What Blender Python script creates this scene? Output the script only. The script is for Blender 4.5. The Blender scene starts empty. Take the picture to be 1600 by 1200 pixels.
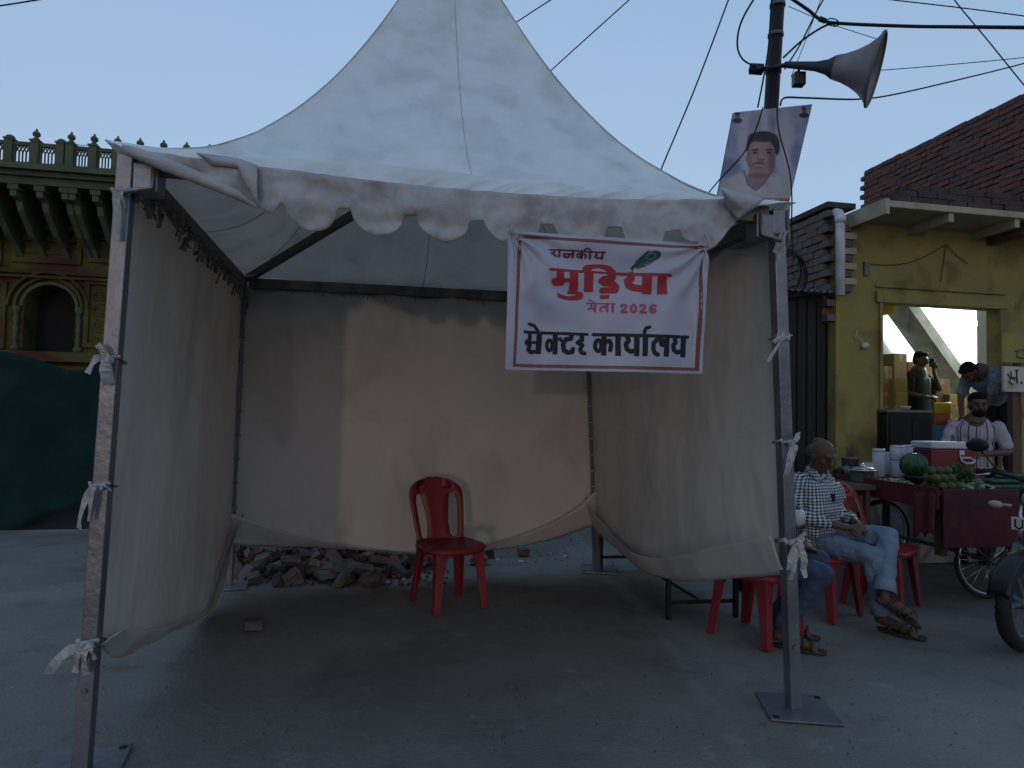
import bpy, bmesh, math, random
import numpy as np
from mathutils import Vector, Matrix, Euler, noise
random.seed(7); rnd = random.Random(11)
R = math.radians
S = bpy.context.scene

# ------------------------------------------------------------------ camera, sky, sun, exposure
PITCH, ROLL, CAMZ, FPX = R(2.26), R(1.19), 1.4, 1066.0
C0 = Vector((0, 0, CAMZ))
_f = Vector((0, math.cos(PITCH), math.sin(PITCH)))
_r0 = Vector((1, 0, 0)); _u0 = Vector((0, -math.sin(PITCH), math.cos(PITCH)))
_r = _r0*math.cos(ROLL) + _u0*math.sin(ROLL)
_u = _u0*math.cos(ROLL) - _r0*math.sin(ROLL)
cd = bpy.data.cameras.new('camera'); cam = bpy.data.objects.new('camera', cd); S.collection.objects.link(cam)
cam.matrix_world = Matrix(((_r.x, _u.x, -_f.x, 0), (_r.y, _u.y, -_f.y, 0), (_r.z, _u.z, -_f.z, CAMZ), (0, 0, 0, 1)))
cd.sensor_width = 36; cd.lens = 36*FPX/1600; cd.clip_end = 2000; cd.clip_start = 0.05
S.camera = cam
SUN_EL, SUN_AZ = R(0.5), R(4.0)          # low warm sun lamp standing in for headlights behind the camera, travelling to +y
w = bpy.data.worlds.new('World'); S.world = w; w.use_nodes = True
nt = w.node_tree; nt.nodes.clear()
sky = nt.nodes.new('ShaderNodeTexSky'); sky.sky_type = 'NISHITA'; sky.sun_disc = False
sky.sun_elevation = SUN_EL; sky.sun_rotation = R(180) - SUN_AZ
sky.air_density = 1.0; sky.dust_density = 2.5; sky.ozone_density = 1.6
hs = nt.nodes.new('ShaderNodeHueSaturation'); hs.inputs['Saturation'].default_value = 0.74
bg = nt.nodes.new('ShaderNodeBackground'); bg.inputs[1].default_value = 0.14
wo = nt.nodes.new('ShaderNodeOutputWorld')
mxs = nt.nodes.new('ShaderNodeMix'); mxs.data_type = 'RGBA'; mxs.inputs[0].default_value = 0.72      # thin even dusk overcast over the clear sky
tcs = nt.nodes.new('ShaderNodeTexCoord'); sxyz = nt.nodes.new('ShaderNodeSeparateXYZ'); nt.links.new(tcs.outputs['Generated'], sxyz.inputs[0])
skr = nt.nodes.new('ShaderNodeValToRGB'); skr.color_ramp.elements[0].position = 0.0; skr.color_ramp.elements[0].color = (0.53, 0.73, 1.06, 1); skr.color_ramp.elements[1].position = 0.75; skr.color_ramp.elements[1].color = (0.37, 0.60, 0.92, 1)
nsk = nt.nodes.new('ShaderNodeTexNoise'); nsk.inputs['Scale'].default_value = 2.2; nsk.inputs['Detail'].default_value = 5
mpk = nt.nodes.new('ShaderNodeMapping'); mpk.inputs['Scale'].default_value = (1, 1, 3.5); nt.links.new(tcs.outputs['Generated'], mpk.inputs[0]); nt.links.new(mpk.outputs[0], nsk.inputs['Vector'])
mth_ = nt.nodes.new('ShaderNodeMath'); mth_.operation = 'MULTIPLY_ADD'; mth_.inputs[1].default_value = 0.35; nt.links.new(nsk.outputs[0], mth_.inputs[0])
ms2 = nt.nodes.new('ShaderNodeMath'); ms2.operation = 'SUBTRACT'; ms2.inputs[1].default_value = 0.17; nt.links.new(sxyz.outputs[2], ms2.inputs[0]); nt.links.new(ms2.outputs[0], mth_.inputs[2])
nt.links.new(mth_.outputs[0], skr.inputs[0]); nt.links.new(skr.outputs[0], mxs.inputs[7])
nt.links.new(sky.outputs[0], hs.inputs['Color']); nt.links.new(hs.outputs[0], mxs.inputs[6]); nt.links.new(mxs.outputs[2], bg.inputs[0]); nt.links.new(bg.outputs[0], wo.inputs[0])
ld = bpy.data.lights.new('headlight_sun', 'SUN'); ld.energy = 0.026; ld.angle = R(1.2); ld.color = (1.0, 0.80, 0.62)
headlight_sun = bpy.data.objects.new('headlight_sun', ld); S.collection.objects.link(headlight_sun)
sd = Vector((math.sin(SUN_AZ)*math.cos(SUN_EL), math.cos(SUN_AZ)*math.cos(SUN_EL), -math.sin(SUN_EL)))
headlight_sun.rotation_euler = sd.to_track_quat('-Z', 'Y').to_euler()
S.view_settings.view_transform = 'Standard'; S.view_settings.look = 'None'
S.view_settings.gamma = 1; S.view_settings.use_curve_mapping = False
S.view_settings.exposure = 2.55
S.cycles.max_bounces = 8

# ------------------------------------------------------------------ rays: pixel of the 1600x1200 photo -> point on a real surface
def ray(px, py): return _f*FPX + _r*(px-800) + _u*(600-py)
def G(px, py, z=0.0):
    d = ray(px, py); return C0 + d*((z-CAMZ)/d.z)
def YY(px, py, y):
    d = ray(px, py); return C0 + d*(y/d.y)
def onp(px, py, P, n):
    d = ray(px, py); return C0 + d*((P-C0).dot(n)/d.dot(n))
YAW = R(10.9)
EX = Vector((math.cos(YAW), math.sin(YAW), 0)); EY = Vector((-math.sin(YAW), math.cos(YAW), 0)); EZ = Vector((0, 0, 1))
class Frame:
    def __init__(s, O, yaw=YAW):
        s.O = Vector(O); s.yaw = yaw
        s.x = Vector((math.cos(yaw), math.sin(yaw), 0)); s.y = Vector((-math.sin(yaw), math.cos(yaw), 0))
    def pix(s, px, py, d=0.0):          # local point on the plane local-y = d
        P = onp(px, py, s.O + s.y*d, s.y) - s.O
        return Vector((P.dot(s.x), d, P.z))
    def side(s, px, py, x=0.0):         # local point on the plane local-x = x
        P = onp(px, py, s.O + s.x*x, s.x) - s.O
        return Vector((x, P.dot(s.y), P.z))
    def top(s, px, py, z):
        P = G(px, py, z) - s.O
        return Vector((P.dot(s.x), P.dot(s.y), z - s.O.z))

# ------------------------------------------------------------------ materials
def mat(name, col, rough=0.8, metal=0.0, col2=None, nscale=4.0, bump=0.0, bscale=40.0, spec=0.3, dirt=None, dscale=1.2, dlo=0.5, dhi=0.7, transl=0.0, emit=None, coat=0.0, stretch=None, attr=None, crumple=0.0, cscale=3.0):
    m = bpy.data.materials.new(name); m.use_nodes = True
    t = m.node_tree; N = t.nodes; L = t.links; b = N['Principled BSDF']
    b.inputs['Roughness'].default_value = rough; b.inputs['Metallic'].default_value = metal
    b.inputs['Specular IOR Level'].default_value = spec; b.inputs['Coat Weight'].default_value = coat
    tc = N.new('ShaderNodeTexCoord'); src = tc.outputs['Object']
    if stretch:
        mp = N.new('ShaderNodeMapping'); mp.inputs['Scale'].default_value = stretch; L.new(src, mp.inputs[0]); src = mp.outputs[0]
    def nz(sc, det=5, dist=0.0):
        n = N.new('ShaderNodeTexNoise'); n.inputs['Scale'].default_value = sc; n.inputs['Detail'].default_value = det
        n.inputs['Distortion'].default_value = dist; L.new(src, n.inputs['Vector']); return n
    def ramp(o, lo, hi, ca=(0, 0, 0, 1), cb=(1, 1, 1, 1)):
        r = N.new('ShaderNodeValToRGB'); r.color_ramp.elements[0].position = lo; r.color_ramp.elements[1].position = hi
        r.color_ramp.elements[0].color = ca; r.color_ramp.elements[1].color = cb; L.new(o, r.inputs[0]); return r
    if attr:
        at = N.new('ShaderNodeAttribute'); at.attribute_name = attr; out = at.outputs['Color']; L.new(out, b.inputs['Base Color'])
    else:
        c2 = col2 or tuple(c*0.8 for c in col)
        out = ramp(nz(nscale).outputs[0], 0.35, 0.68, (*col, 1), (*c2, 1)).outputs[0]
        if dirt:
            mx = N.new('ShaderNodeMix'); mx.data_type = 'RGBA'
            L.new(ramp(nz(dscale, 8, 0.6).outputs[0], dlo, dhi).outputs[0], mx.inputs[0])
            L.new(out, mx.inputs[6]); mx.inputs[7].default_value = (*dirt, 1); out = mx.outputs[2]
        L.new(out, b.inputs['Base Color'])
    if bump:
        bp = N.new('ShaderNodeBump'); bp.inputs['Strength'].default_value = bump; bp.inputs['Distance'].default_value = 0.02
        L.new(nz(bscale, 6).outputs[0], bp.inputs['Height']); L.new(bp.outputs[0], b.inputs['Normal'])
        if crumple:                       # crumpled cloth: faceted creases under the fine weave
            wp = N.new('ShaderNodeVectorMath'); wp.operation = 'SCALE'; wp.inputs['Scale'].default_value = 0.35; L.new(nz(cscale*.8, 3).outputs['Color'], wp.inputs[0])
            ad = N.new('ShaderNodeVectorMath'); ad.operation = 'ADD'; L.new(src, ad.inputs[0]); L.new(wp.outputs[0], ad.inputs[1])
            b2 = N.new('ShaderNodeBump'); b2.inputs['Strength'].default_value = crumple; b2.inputs['Distance'].default_value = 0.06
            vo = N.new('ShaderNodeTexVoronoi'); vo.feature = 'F1'; vo.inputs['Scale'].default_value = cscale; vo.inputs['Detail'].default_value = 2; L.new(ad.outputs[0], vo.inputs['Vector'])
            L.new(vo.outputs['Distance'], b2.inputs['Height']); L.new(b2.outputs[0], bp.inputs['Normal'])
    if emit:
        b.inputs['Emission Color'].default_value = (*emit[0], 1); b.inputs['Emission Strength'].default_value = emit[1]
    if transl:
        tr = N.new('ShaderNodeBsdfTranslucent'); tn = N.new('ShaderNodeMix'); tn.data_type = 'RGBA'; tn.blend_type = 'MULTIPLY'; tn.inputs[0].default_value = 1; L.new(out, tn.inputs[6]); tn.inputs[7].default_value = (1.0, .80, .66, 1); L.new(tn.outputs[2], tr.inputs[0])
        ms = N.new('ShaderNodeMixShader'); ms.inputs[0].default_value = transl
        L.new(b.outputs[0], ms.inputs[1]); L.new(tr.outputs[0], ms.inputs[2])
        L.new(ms.outputs[0], N['Material Output'].inputs[0])
    return m
M = {}
M['ground'] = mat('concrete_ground', (0.182, 0.164, 0.142), 0.8, col2=(0.14, 0.127, 0.11), nscale=1.1, bump=0.35, bscale=55, dirt=(0.085, 0.078, 0.07), dscale=0.55, dlo=0.48, dhi=0.72, spec=0.35)
def ground_nodes():
    m = M['ground']; t = m.node_tree; N = t.nodes; L = t.links; b = N['Principled BSDF']
    base = b.inputs['Base Color'].links[0].from_socket
    tc = N.new('ShaderNodeTexCoord'); o = tc.outputs['Object']
    def noise_(sc, det=8, dist=0, rough=.6):
        n = N.new('ShaderNodeTexNoise'); n.inputs['Scale'].default_value = sc; n.inputs['Detail'].default_value = det; n.inputs['Distortion'].default_value = dist; n.inputs['Roughness'].default_value = rough; L.new(o, n.inputs[0]); return n.outputs[0]
    def ramp(s_, lo, hi, inv=False):
        r = N.new('ShaderNodeMapRange'); r.interpolation_type = 'SMOOTHSTEP'; r.inputs['From Min'].default_value = lo; r.inputs['From Max'].default_value = hi
        r.inputs['To Min'].default_value = 1 if inv else 0; r.inputs['To Max'].default_value = 0 if inv else 1; L.new(s_, r.inputs['Value']); return r.outputs[0]
    def mul(a, v, op='MULTIPLY'):
        n = N.new('ShaderNodeMath'); n.operation = op
        for i, x in enumerate((a, v)):
            if isinstance(x, (int, float)): n.inputs[i].default_value = x
            else: L.new(x, n.inputs[i])
        return n.outputs[0]
    def mix(c, fac, col):
        n = N.new('ShaderNodeMix'); n.data_type = 'RGBA'; L.new(fac, n.inputs[0]); L.new(c, n.inputs[6]); n.inputs[7].default_value = (*col, 1); return n.outputs[2]
    c = base
    c = mix(c, mul(ramp(noise_(2.3, 10, 1.2), .50, .72), .55), (.075, .068, .062))      # oily smears
    c = mix(c, mul(ramp(noise_(7, 8, .5, .75), .56, .70), .5), (.28, .265, .245))         # cement dust
    c = mix(c, mul(ramp(noise_(38, 4, 0, .8), .62, .72), .6), (.05, .047, .045))         # specks
    # dusty drag marks running across the slab
    p1, p2 = GND_LINE
    d = (p2-p1).normalized(); nn = Vector((-d.y, d.x, 0))
    vd = N.new('ShaderNodeVectorMath'); vd.operation = 'DOT_PRODUCT'; L.new(o, vd.inputs[0]); vd.inputs[1].default_value = nn
    dist = mul(mul(vd.outputs['Value'], -nn.dot(p1), 'ADD'), mul(mul(noise_(1.5, 4), -.5, 'ADD'), .35), 'ADD')
    for off, wd, st in ((0, .07, .35), (.16, .04, .15)):
        c = mix(c, mul(mul(ramp(ab(N, L, mul(dist, off, 'ADD')), 0, wd, True), ramp(noise_(3, 6, 1), .35, .6)), st), (.27, .26, .25))
    v = N.new('ShaderNodeTexVoronoi'); v.feature = 'DISTANCE_TO_EDGE'; v.inputs['Scale'].default_value = .42
    w_ = N.new('ShaderNodeVectorMath'); w_.operation = 'ADD'; nn2 = N.new('ShaderNodeTexNoise'); nn2.inputs['Scale'].default_value = 2.2; nn2.inputs['Detail'].default_value = 8; L.new(o, nn2.inputs[0])
    sc_ = N.new('ShaderNodeVectorMath'); sc_.operation = 'SCALE'; sc_.inputs['Scale'].default_value = .5; L.new(nn2.outputs['Color'], sc_.inputs[0]); L.new(o, w_.inputs[0]); L.new(sc_.outputs[0], w_.inputs[1]); L.new(w_.outputs[0], v.inputs['Vector'])
    c = mix(c, mul(ramp(v.outputs['Distance'], .0, .003, True), .22), (.03, .028, .026))
    L.new(c, b.inputs['Base Color'])
    rr = N.new('ShaderNodeMapRange'); rr.inputs['To Min'].default_value = .55; rr.inputs['To Max'].default_value = .95; L.new(noise_(2.3, 10, 1.2), rr.inputs['Value']); L.new(rr.outputs[0], b.inputs['Roughness'])
def ab(N, L, s_):
    n = N.new('ShaderNodeMath'); n.operation = 'ABSOLUTE'; L.new(s_, n.inputs[0]); return n.outputs[0]
GND_LINE = (G(1000, 960), G(1180, 1190)); ground_nodes()
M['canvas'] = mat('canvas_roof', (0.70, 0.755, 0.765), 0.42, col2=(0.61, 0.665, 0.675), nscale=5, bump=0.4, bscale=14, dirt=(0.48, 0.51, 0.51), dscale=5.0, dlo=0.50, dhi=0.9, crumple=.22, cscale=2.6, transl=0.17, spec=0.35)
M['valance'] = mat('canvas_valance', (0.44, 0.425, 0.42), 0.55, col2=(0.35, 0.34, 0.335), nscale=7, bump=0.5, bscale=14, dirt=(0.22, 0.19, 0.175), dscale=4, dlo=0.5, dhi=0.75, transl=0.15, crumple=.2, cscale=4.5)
M['curtain'] = mat('canvas_curtain', (0.70, 0.685, 0.65), 0.5, col2=(0.64, 0.625, 0.59), nscale=2.0, bump=0.22, bscale=9, dirt=(0.46, 0.43, 0.39), dscale=2.2, dlo=0.55, dhi=0.9, transl=0.34, stretch=(1.2, 1.2, 0.6), crumple=.2, cscale=1.7, spec=.45)
M['grime'] = mat('grimy_webbing', (0.10, 0.085, 0.07), 0.9, col2=(0.3, 0.27, 0.23), nscale=25, bump=0.4)
M['seam'] = mat('canvas_seam', (0.45, 0.44, 0.41), 0.7, nscale=20)
M['galv'] = mat('galvanised_steel', (0.21, 0.21, 0.225), 0.4, 0.65, col2=(0.14, 0.14, 0.15), nscale=5, bump=0.15, bscale=30, dirt=(0.17, 0.15, 0.14), dscale=4, dlo=0.55, dhi=0.85)
M['beam_wrap'] = mat('grimy_beam_cloth', (0.22, 0.19, 0.165), 0.9, col2=(0.12, 0.10, 0.085), nscale=9, bump=0.4)
M['steel_dark'] = mat('dull_steel', (0.13, 0.13, 0.132), 0.55, 0.35, nscale=10, bump=0.1)
M['black'] = mat('black_iron', (0.012, 0.012, 0.013), 0.5, 0.2)
M['rubber'] = mat('black_rubber', (0.014, 0.014, 0.015), 0.75)
M['redplastic'] = mat('red_plastic', (0.21, 0.012, 0.018), 0.42, col2=(0.17, 0.010, 0.015), dirt=(0.15, 0.04, 0.035), dscale=9, dlo=.5, dhi=.8, nscale=6, spec=0.45, bump=0.05, bscale=60)
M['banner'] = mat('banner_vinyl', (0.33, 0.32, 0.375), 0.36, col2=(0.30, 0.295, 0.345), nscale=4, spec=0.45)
M['border'] = mat('banner_border_print', (0.17, 0.055, 0.045), 0.4)
M['txt_maroon'] = mat('print_maroon', (0.10, 0.015, 0.03), 0.4)
M['txt_red'] = mat('print_red', (0.29, 0.014, 0.02), 0.5)
M['txt_pink'] = mat('print_magenta', (0.36, 0.05, 0.13), 0.4)
M['txt_black'] = mat('print_black', (0.006, 0.005, 0.009), 0.6)
M['feather'] = mat('print_dark_green', (0.008, 0.035, 0.028), 0.4, col2=(0.02, 0.07, 0.06), nscale=60)
M['feather2'] = mat('print_light_green', (0.10, 0.22, 0.17), 0.4)
M['poster'] = mat('poster_print', (1, 1, 1), 0.45, attr='Col')
M['brick'] = mat('red_brick', (0.12, 0.066, 0.055), 0.9, col2=(0.075, 0.045, 0.04), nscale=6, bump=0.6, bscale=60, dirt=(0.17, 0.155, 0.145), dscale=3, dlo=0.45, dhi=0.7)
M['brick_b'] = mat('pale_brick', (0.17, 0.10, 0.08), 0.9, col2=(0.11, 0.065, 0.055), nscale=6, bump=0.6, bscale=60, dirt=(0.22, 0.20, 0.19), dscale=4)
M['brick_c'] = mat('sooty_brick', (0.065, 0.048, 0.043), 0.92, col2=(0.04, 0.03, 0.028), nscale=7, bump=0.6, bscale=50)
M['brick_p'] = mat('parapet_brick', (0.155, 0.066, 0.052), 0.92, col2=(0.10, 0.048, 0.04), nscale=2, bump=0.6, bscale=50)
M['brick_q'] = mat('parapet_brick_dull', (0.105, 0.062, 0.058), 0.92, col2=(0.07, 0.045, 0.042), nscale=2, bump=0.6, bscale=50)
M['brick_d'] = mat('dusty_brick', (0.135, 0.112, 0.10), 0.92, col2=(0.09, 0.076, 0.07), nscale=6, bump=0.6, bscale=50)
M['mortar'] = mat('mortar', (0.10, 0.09, 0.082), 0.95, nscale=10, bump=0.5)
M['cement'] = mat('cement', (0.28, 0.27, 0.25), 0.9, col2=(0.2, 0.19, 0.17), nscale=5, bump=0.4, dirt=(0.12, 0.11, 0.09), dscale=2)
M['cream'] = mat('cream_paint', (0.33, 0.30, 0.21), 0.8, nscale=5, bump=0.2, dirt=(0.25, 0.2, 0.14), dscale=4)
M['yellow'] = mat('yellow_wall_paint', (0.225, 0.19, 0.052), 0.9, col2=(0.175, 0.155, 0.06), nscale=3, bump=0.3, bscale=25, dirt=(0.095, 0.062, 0.036), dscale=2.4, dlo=0.5, dhi=0.72)
M['temple'] = mat('ochre_temple_paint', (0.085, 0.08, 0.017), 0.9, col2=(0.06, 0.056, 0.015), nscale=1.5, bump=0.5, bscale=12, dirt=(0.055, 0.02, 0.014), dscale=0.9, dlo=0.48, dhi=0.62)
M['temple_pale'] = mat('pale_temple_stone', (0.095, 0.10, 0.06), 0.9, col2=(0.065, 0.07, 0.042), nscale=2, bump=0.4, bscale=15)
M['net'] = mat('green_shade_net', (0.004, 0.026, 0.021), 0.95, col2=(0.003, 0.018, 0.015), nscale=2, bump=0.4, bscale=8, transl=0.1, crumple=.8, cscale=1.6)
M['darkfill'] = mat('dull_black', (0.016, 0.015, 0.014), 0.95, nscale=2, bump=0.5)
M['shutter'] = mat('dark_shutter', (0.022, 0.02, 0.019), 0.7, 0.3, nscale=4)
M['white_plastic'] = mat('white_plastic', (0.40, 0.42, 0.44), 0.4, nscale=8)
M['pipe'] = mat('pvc_pipe', (0.50, 0.52, 0.54), 0.5, nscale=5, dirt=(0.3, 0.28, 0.25), dscale=5)
M['interior'] = mat('white_plaster', (0.58, 0.58, 0.57), 0.85, col2=(0.52, 0.525, 0.52), nscale=2, bump=0.15)
M['carton'] = mat('brown_cardboard', (0.20, 0.125, 0.06), 0.85, col2=(0.16, 0.10, 0.05), nscale=3)
M['carton_b'] = mat('yellow_cardboard', (0.28, 0.18, 0.065), 0.85, nscale=3)
M['tape'] = mat('packing_tape', (0.24, 0.19, 0.12), 0.3)
M['cart_red'] = mat('cart_red_paint', (0.075, 0.010, 0.013), 0.7, col2=(0.05, 0.008, 0.010), nscale=3, bump=0.2, bscale=15, dirt=(0.05, 0.02, 0.02), dscale=3)
M['wood'] = mat('old_wood', (0.09, 0.055, 0.035), 0.85, nscale=6, bump=0.4)
M['cooler_red'] = mat('cooler_red', (0.13, 0.013, 0.013), 0.4)
M['cooler_yellow'] = mat('cooler_yellow', (0.62, 0.45, 0.03), 0.4)
M['cooler_brick'] = mat('jug_red_brown', (0.30, 0.07, 0.03), 0.45)
M['blue'] = mat('blue_drum', (0.02, 0.10, 0.2), 0.5)
M['orange'] = mat('orange_plastic', (0.40, 0.12, 0.05), 0.45)
M['mango'] = mat('green_mango', (0.04, 0.06, 0.014), 0.5, col2=(0.065, 0.055, 0.018), nscale=12)
M['melon'] = mat('watermelon_rind', (0.010, 0.04, 0.016), 0.4, col2=(0.025, 0.07, 0.028), nscale=9)
M['melon2'] = mat('watermelon_stripe', (0.04, 0.09, 0.035), 0.4)
M['leaf'] = mat('leafy_green', (0.035, 0.07, 0.02), 0.7, col2=(0.06, 0.1, 0.03), nscale=20)
M['peel'] = mat('cut_fruit', (0.35, 0.37, 0.24), 0.7, col2=(0.12, 0.17, 0.07), nscale=30)
M['steel'] = mat('bright_steel', (0.45, 0.46, 0.47), 0.3, 0.9)
M['chrome'] = mat('chrome', (0.55, 0.56, 0.58), 0.22, 1.0)
M['moto_blue'] = mat('dark_bike_paint', (0.012, 0.014, 0.025), 0.3, coat=0.5)
M['grey_metal'] = mat('grey_alloy', (0.16, 0.165, 0.175), 0.45, 0.6)
M['glass'] = mat('lens_plastic', (0.30, 0.27, 0.24), 0.25)
M['skin'] = mat('brown_skin', (0.16, 0.085, 0.055), 0.6, col2=(0.13, 0.068, 0.044), nscale=12, bump=0.1, bscale=80)
M['skin_dark'] = mat('dark_brown_skin', (0.085, 0.045, 0.03), 0.6, col2=(0.07, 0.037, 0.025), nscale=12)
M['hair'] = mat('black_hair', (0.007, 0.006, 0.006), 0.85, bump=0.5, bscale=120, spec=0.1)
M['hair_grey'] = mat('greying_hair', (0.05, 0.045, 0.042), 0.7, bump=0.5, bscale=120)
M['eye'] = mat('eye_dark', (0.02, 0.015, 0.012), 0.2)
M['denim'] = mat('blue_denim', (0.035, 0.055, 0.095), 0.85, col2=(0.025, 0.04, 0.075), nscale=9, bump=0.3, bscale=30)
M['denim_light'] = mat('faded_denim', (0.13, 0.18, 0.235), 0.85, col2=(0.095, 0.135, 0.185), nscale=7, bump=0.35, bscale=22)
M['leather'] = mat('brown_leather', (0.035, 0.022, 0.016), 0.55)
M['darkcloth'] = mat('black_green_cloth', (0.010, 0.016, 0.015), 0.9, bump=0.2)
M['black_cloth'] = mat('black_trouser_cloth', (0.01, 0.01, 0.012), 0.9)
M['plastic_black'] = mat('plastic_black', (0.008, 0.008, 0.009), 0.35)
M['wire'] = mat('cable_black', (0.006, 0.006, 0.008), 0.7)
M['horn'] = mat('horn_paint', (0.21, 0.19, 0.195), 0.6, 0.2, col2=(0.14, 0.12, 0.125), nscale=5, bump=0.2, dirt=(0.20, 0.13, 0.10), dscale=6)
M['throat'] = mat('dark_grey_horn_paint', (0.03, 0.036, 0.042), 0.6, nscale=6)
M['pole_paint'] = mat('pole_dark', (0.006, 0.006, 0.007), 0.6, nscale=5, bump=0.2)
M['floral'] = mat('floral_shirt_cloth', (0.17, 0.19, 0.21), 0.85, col2=(0.07, 0.09, 0.11), nscale=22)
M['sign'] = mat('sign_board', (0.42, 0.40, 0.35), 0.7, nscale=4, dirt=(0.25, 0.22, 0.17), dscale=5)
M['sign_teal'] = mat('sign_teal_print', (0.03, 0.14, 0.18), 0.7)
M['bulb'] = mat('lit_bulb', (1, 1, 1), 0.5, emit=((0.85, 1.0, 0.95), 60))
def pattern_mat(name, kind):
    m = bpy.data.materials.new(name); m.use_nodes = True; t = m.node_tree; N = t.nodes; L = t.links; b = N['Principled BSDF']
    b.inputs['Roughness'].default_value = 0.85; b.inputs['Specular IOR Level'].default_value = 0.15
    tc = N.new('ShaderNodeTexCoord'); sp = N.new('ShaderNodeSeparateXYZ'); L.new(tc.outputs['Object'], sp.inputs[0])
    def mth(op, a, bv=None, c=None):
        n = N.new('ShaderNodeMath'); n.operation = op
        for i, v in enumerate((a, bv, c)):
            if v is None: continue
            if isinstance(v, (int, float)): n.inputs[i].default_value = v
            else: L.new(v, n.inputs[i])
        return n.outputs[0]
    nzz = N.new('ShaderNodeTexNoise'); nzz.inputs['Scale'].default_value = 5; L.new(tc.outputs['Object'], nzz.inputs['Vector'])
    wob = mth('MULTIPLY', nzz.outputs[0], 0.03)
    hx = mth('ADD', mth('MULTIPLY', mth('ARCTAN2', sp.outputs[0], mth('SUBTRACT', 0.08, sp.outputs[1])), 0.19), wob)
    if kind == 'check':
        sx = mth('GREATER_THAN', mth('SINE', mth('MULTIPLY', hx, 2*math.pi/0.021)), 0.0)
        sz = mth('GREATER_THAN', mth('SINE', mth('MULTIPLY', mth('ADD', sp.outputs[2], wob), 2*math.pi/0.021)), 0.0)
        fac = mth('MULTIPLY', mth('ADD', sx, sz), 0.5); ca, cb = (0.36, 0.42, 0.44, 1), (0.008, 0.012, 0.02, 1)
    else:
        fac = mth('MULTIPLY', mth('ADD', mth('SINE', mth('MULTIPLY', hx, 2*math.pi/0.034)), mth('SINE', mth('MULTIPLY', hx, 2*math.pi/0.081))), 0.5)
        ca, cb = (0.27, 0.25, 0.27, 1), (0.07, 0.055, 0.085, 1)
    r = N.new('ShaderNodeValToRGB'); r.color_ramp.elements[0].color = ca; r.color_ramp.elements[1].color = cb
    if kind != 'check': r.color_ramp.elements[0].position = 0.2; r.color_ramp.elements[1].position = 0.6
    L.new(fac, r.inputs[0]); L.new(r.outputs[0], b.inputs['Base Color']); return m
M['check'] = pattern_mat('checked_shirt_cloth', 'check'); M['stripe'] = pattern_mat('striped_shirt_cloth', 'stripe')

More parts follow.
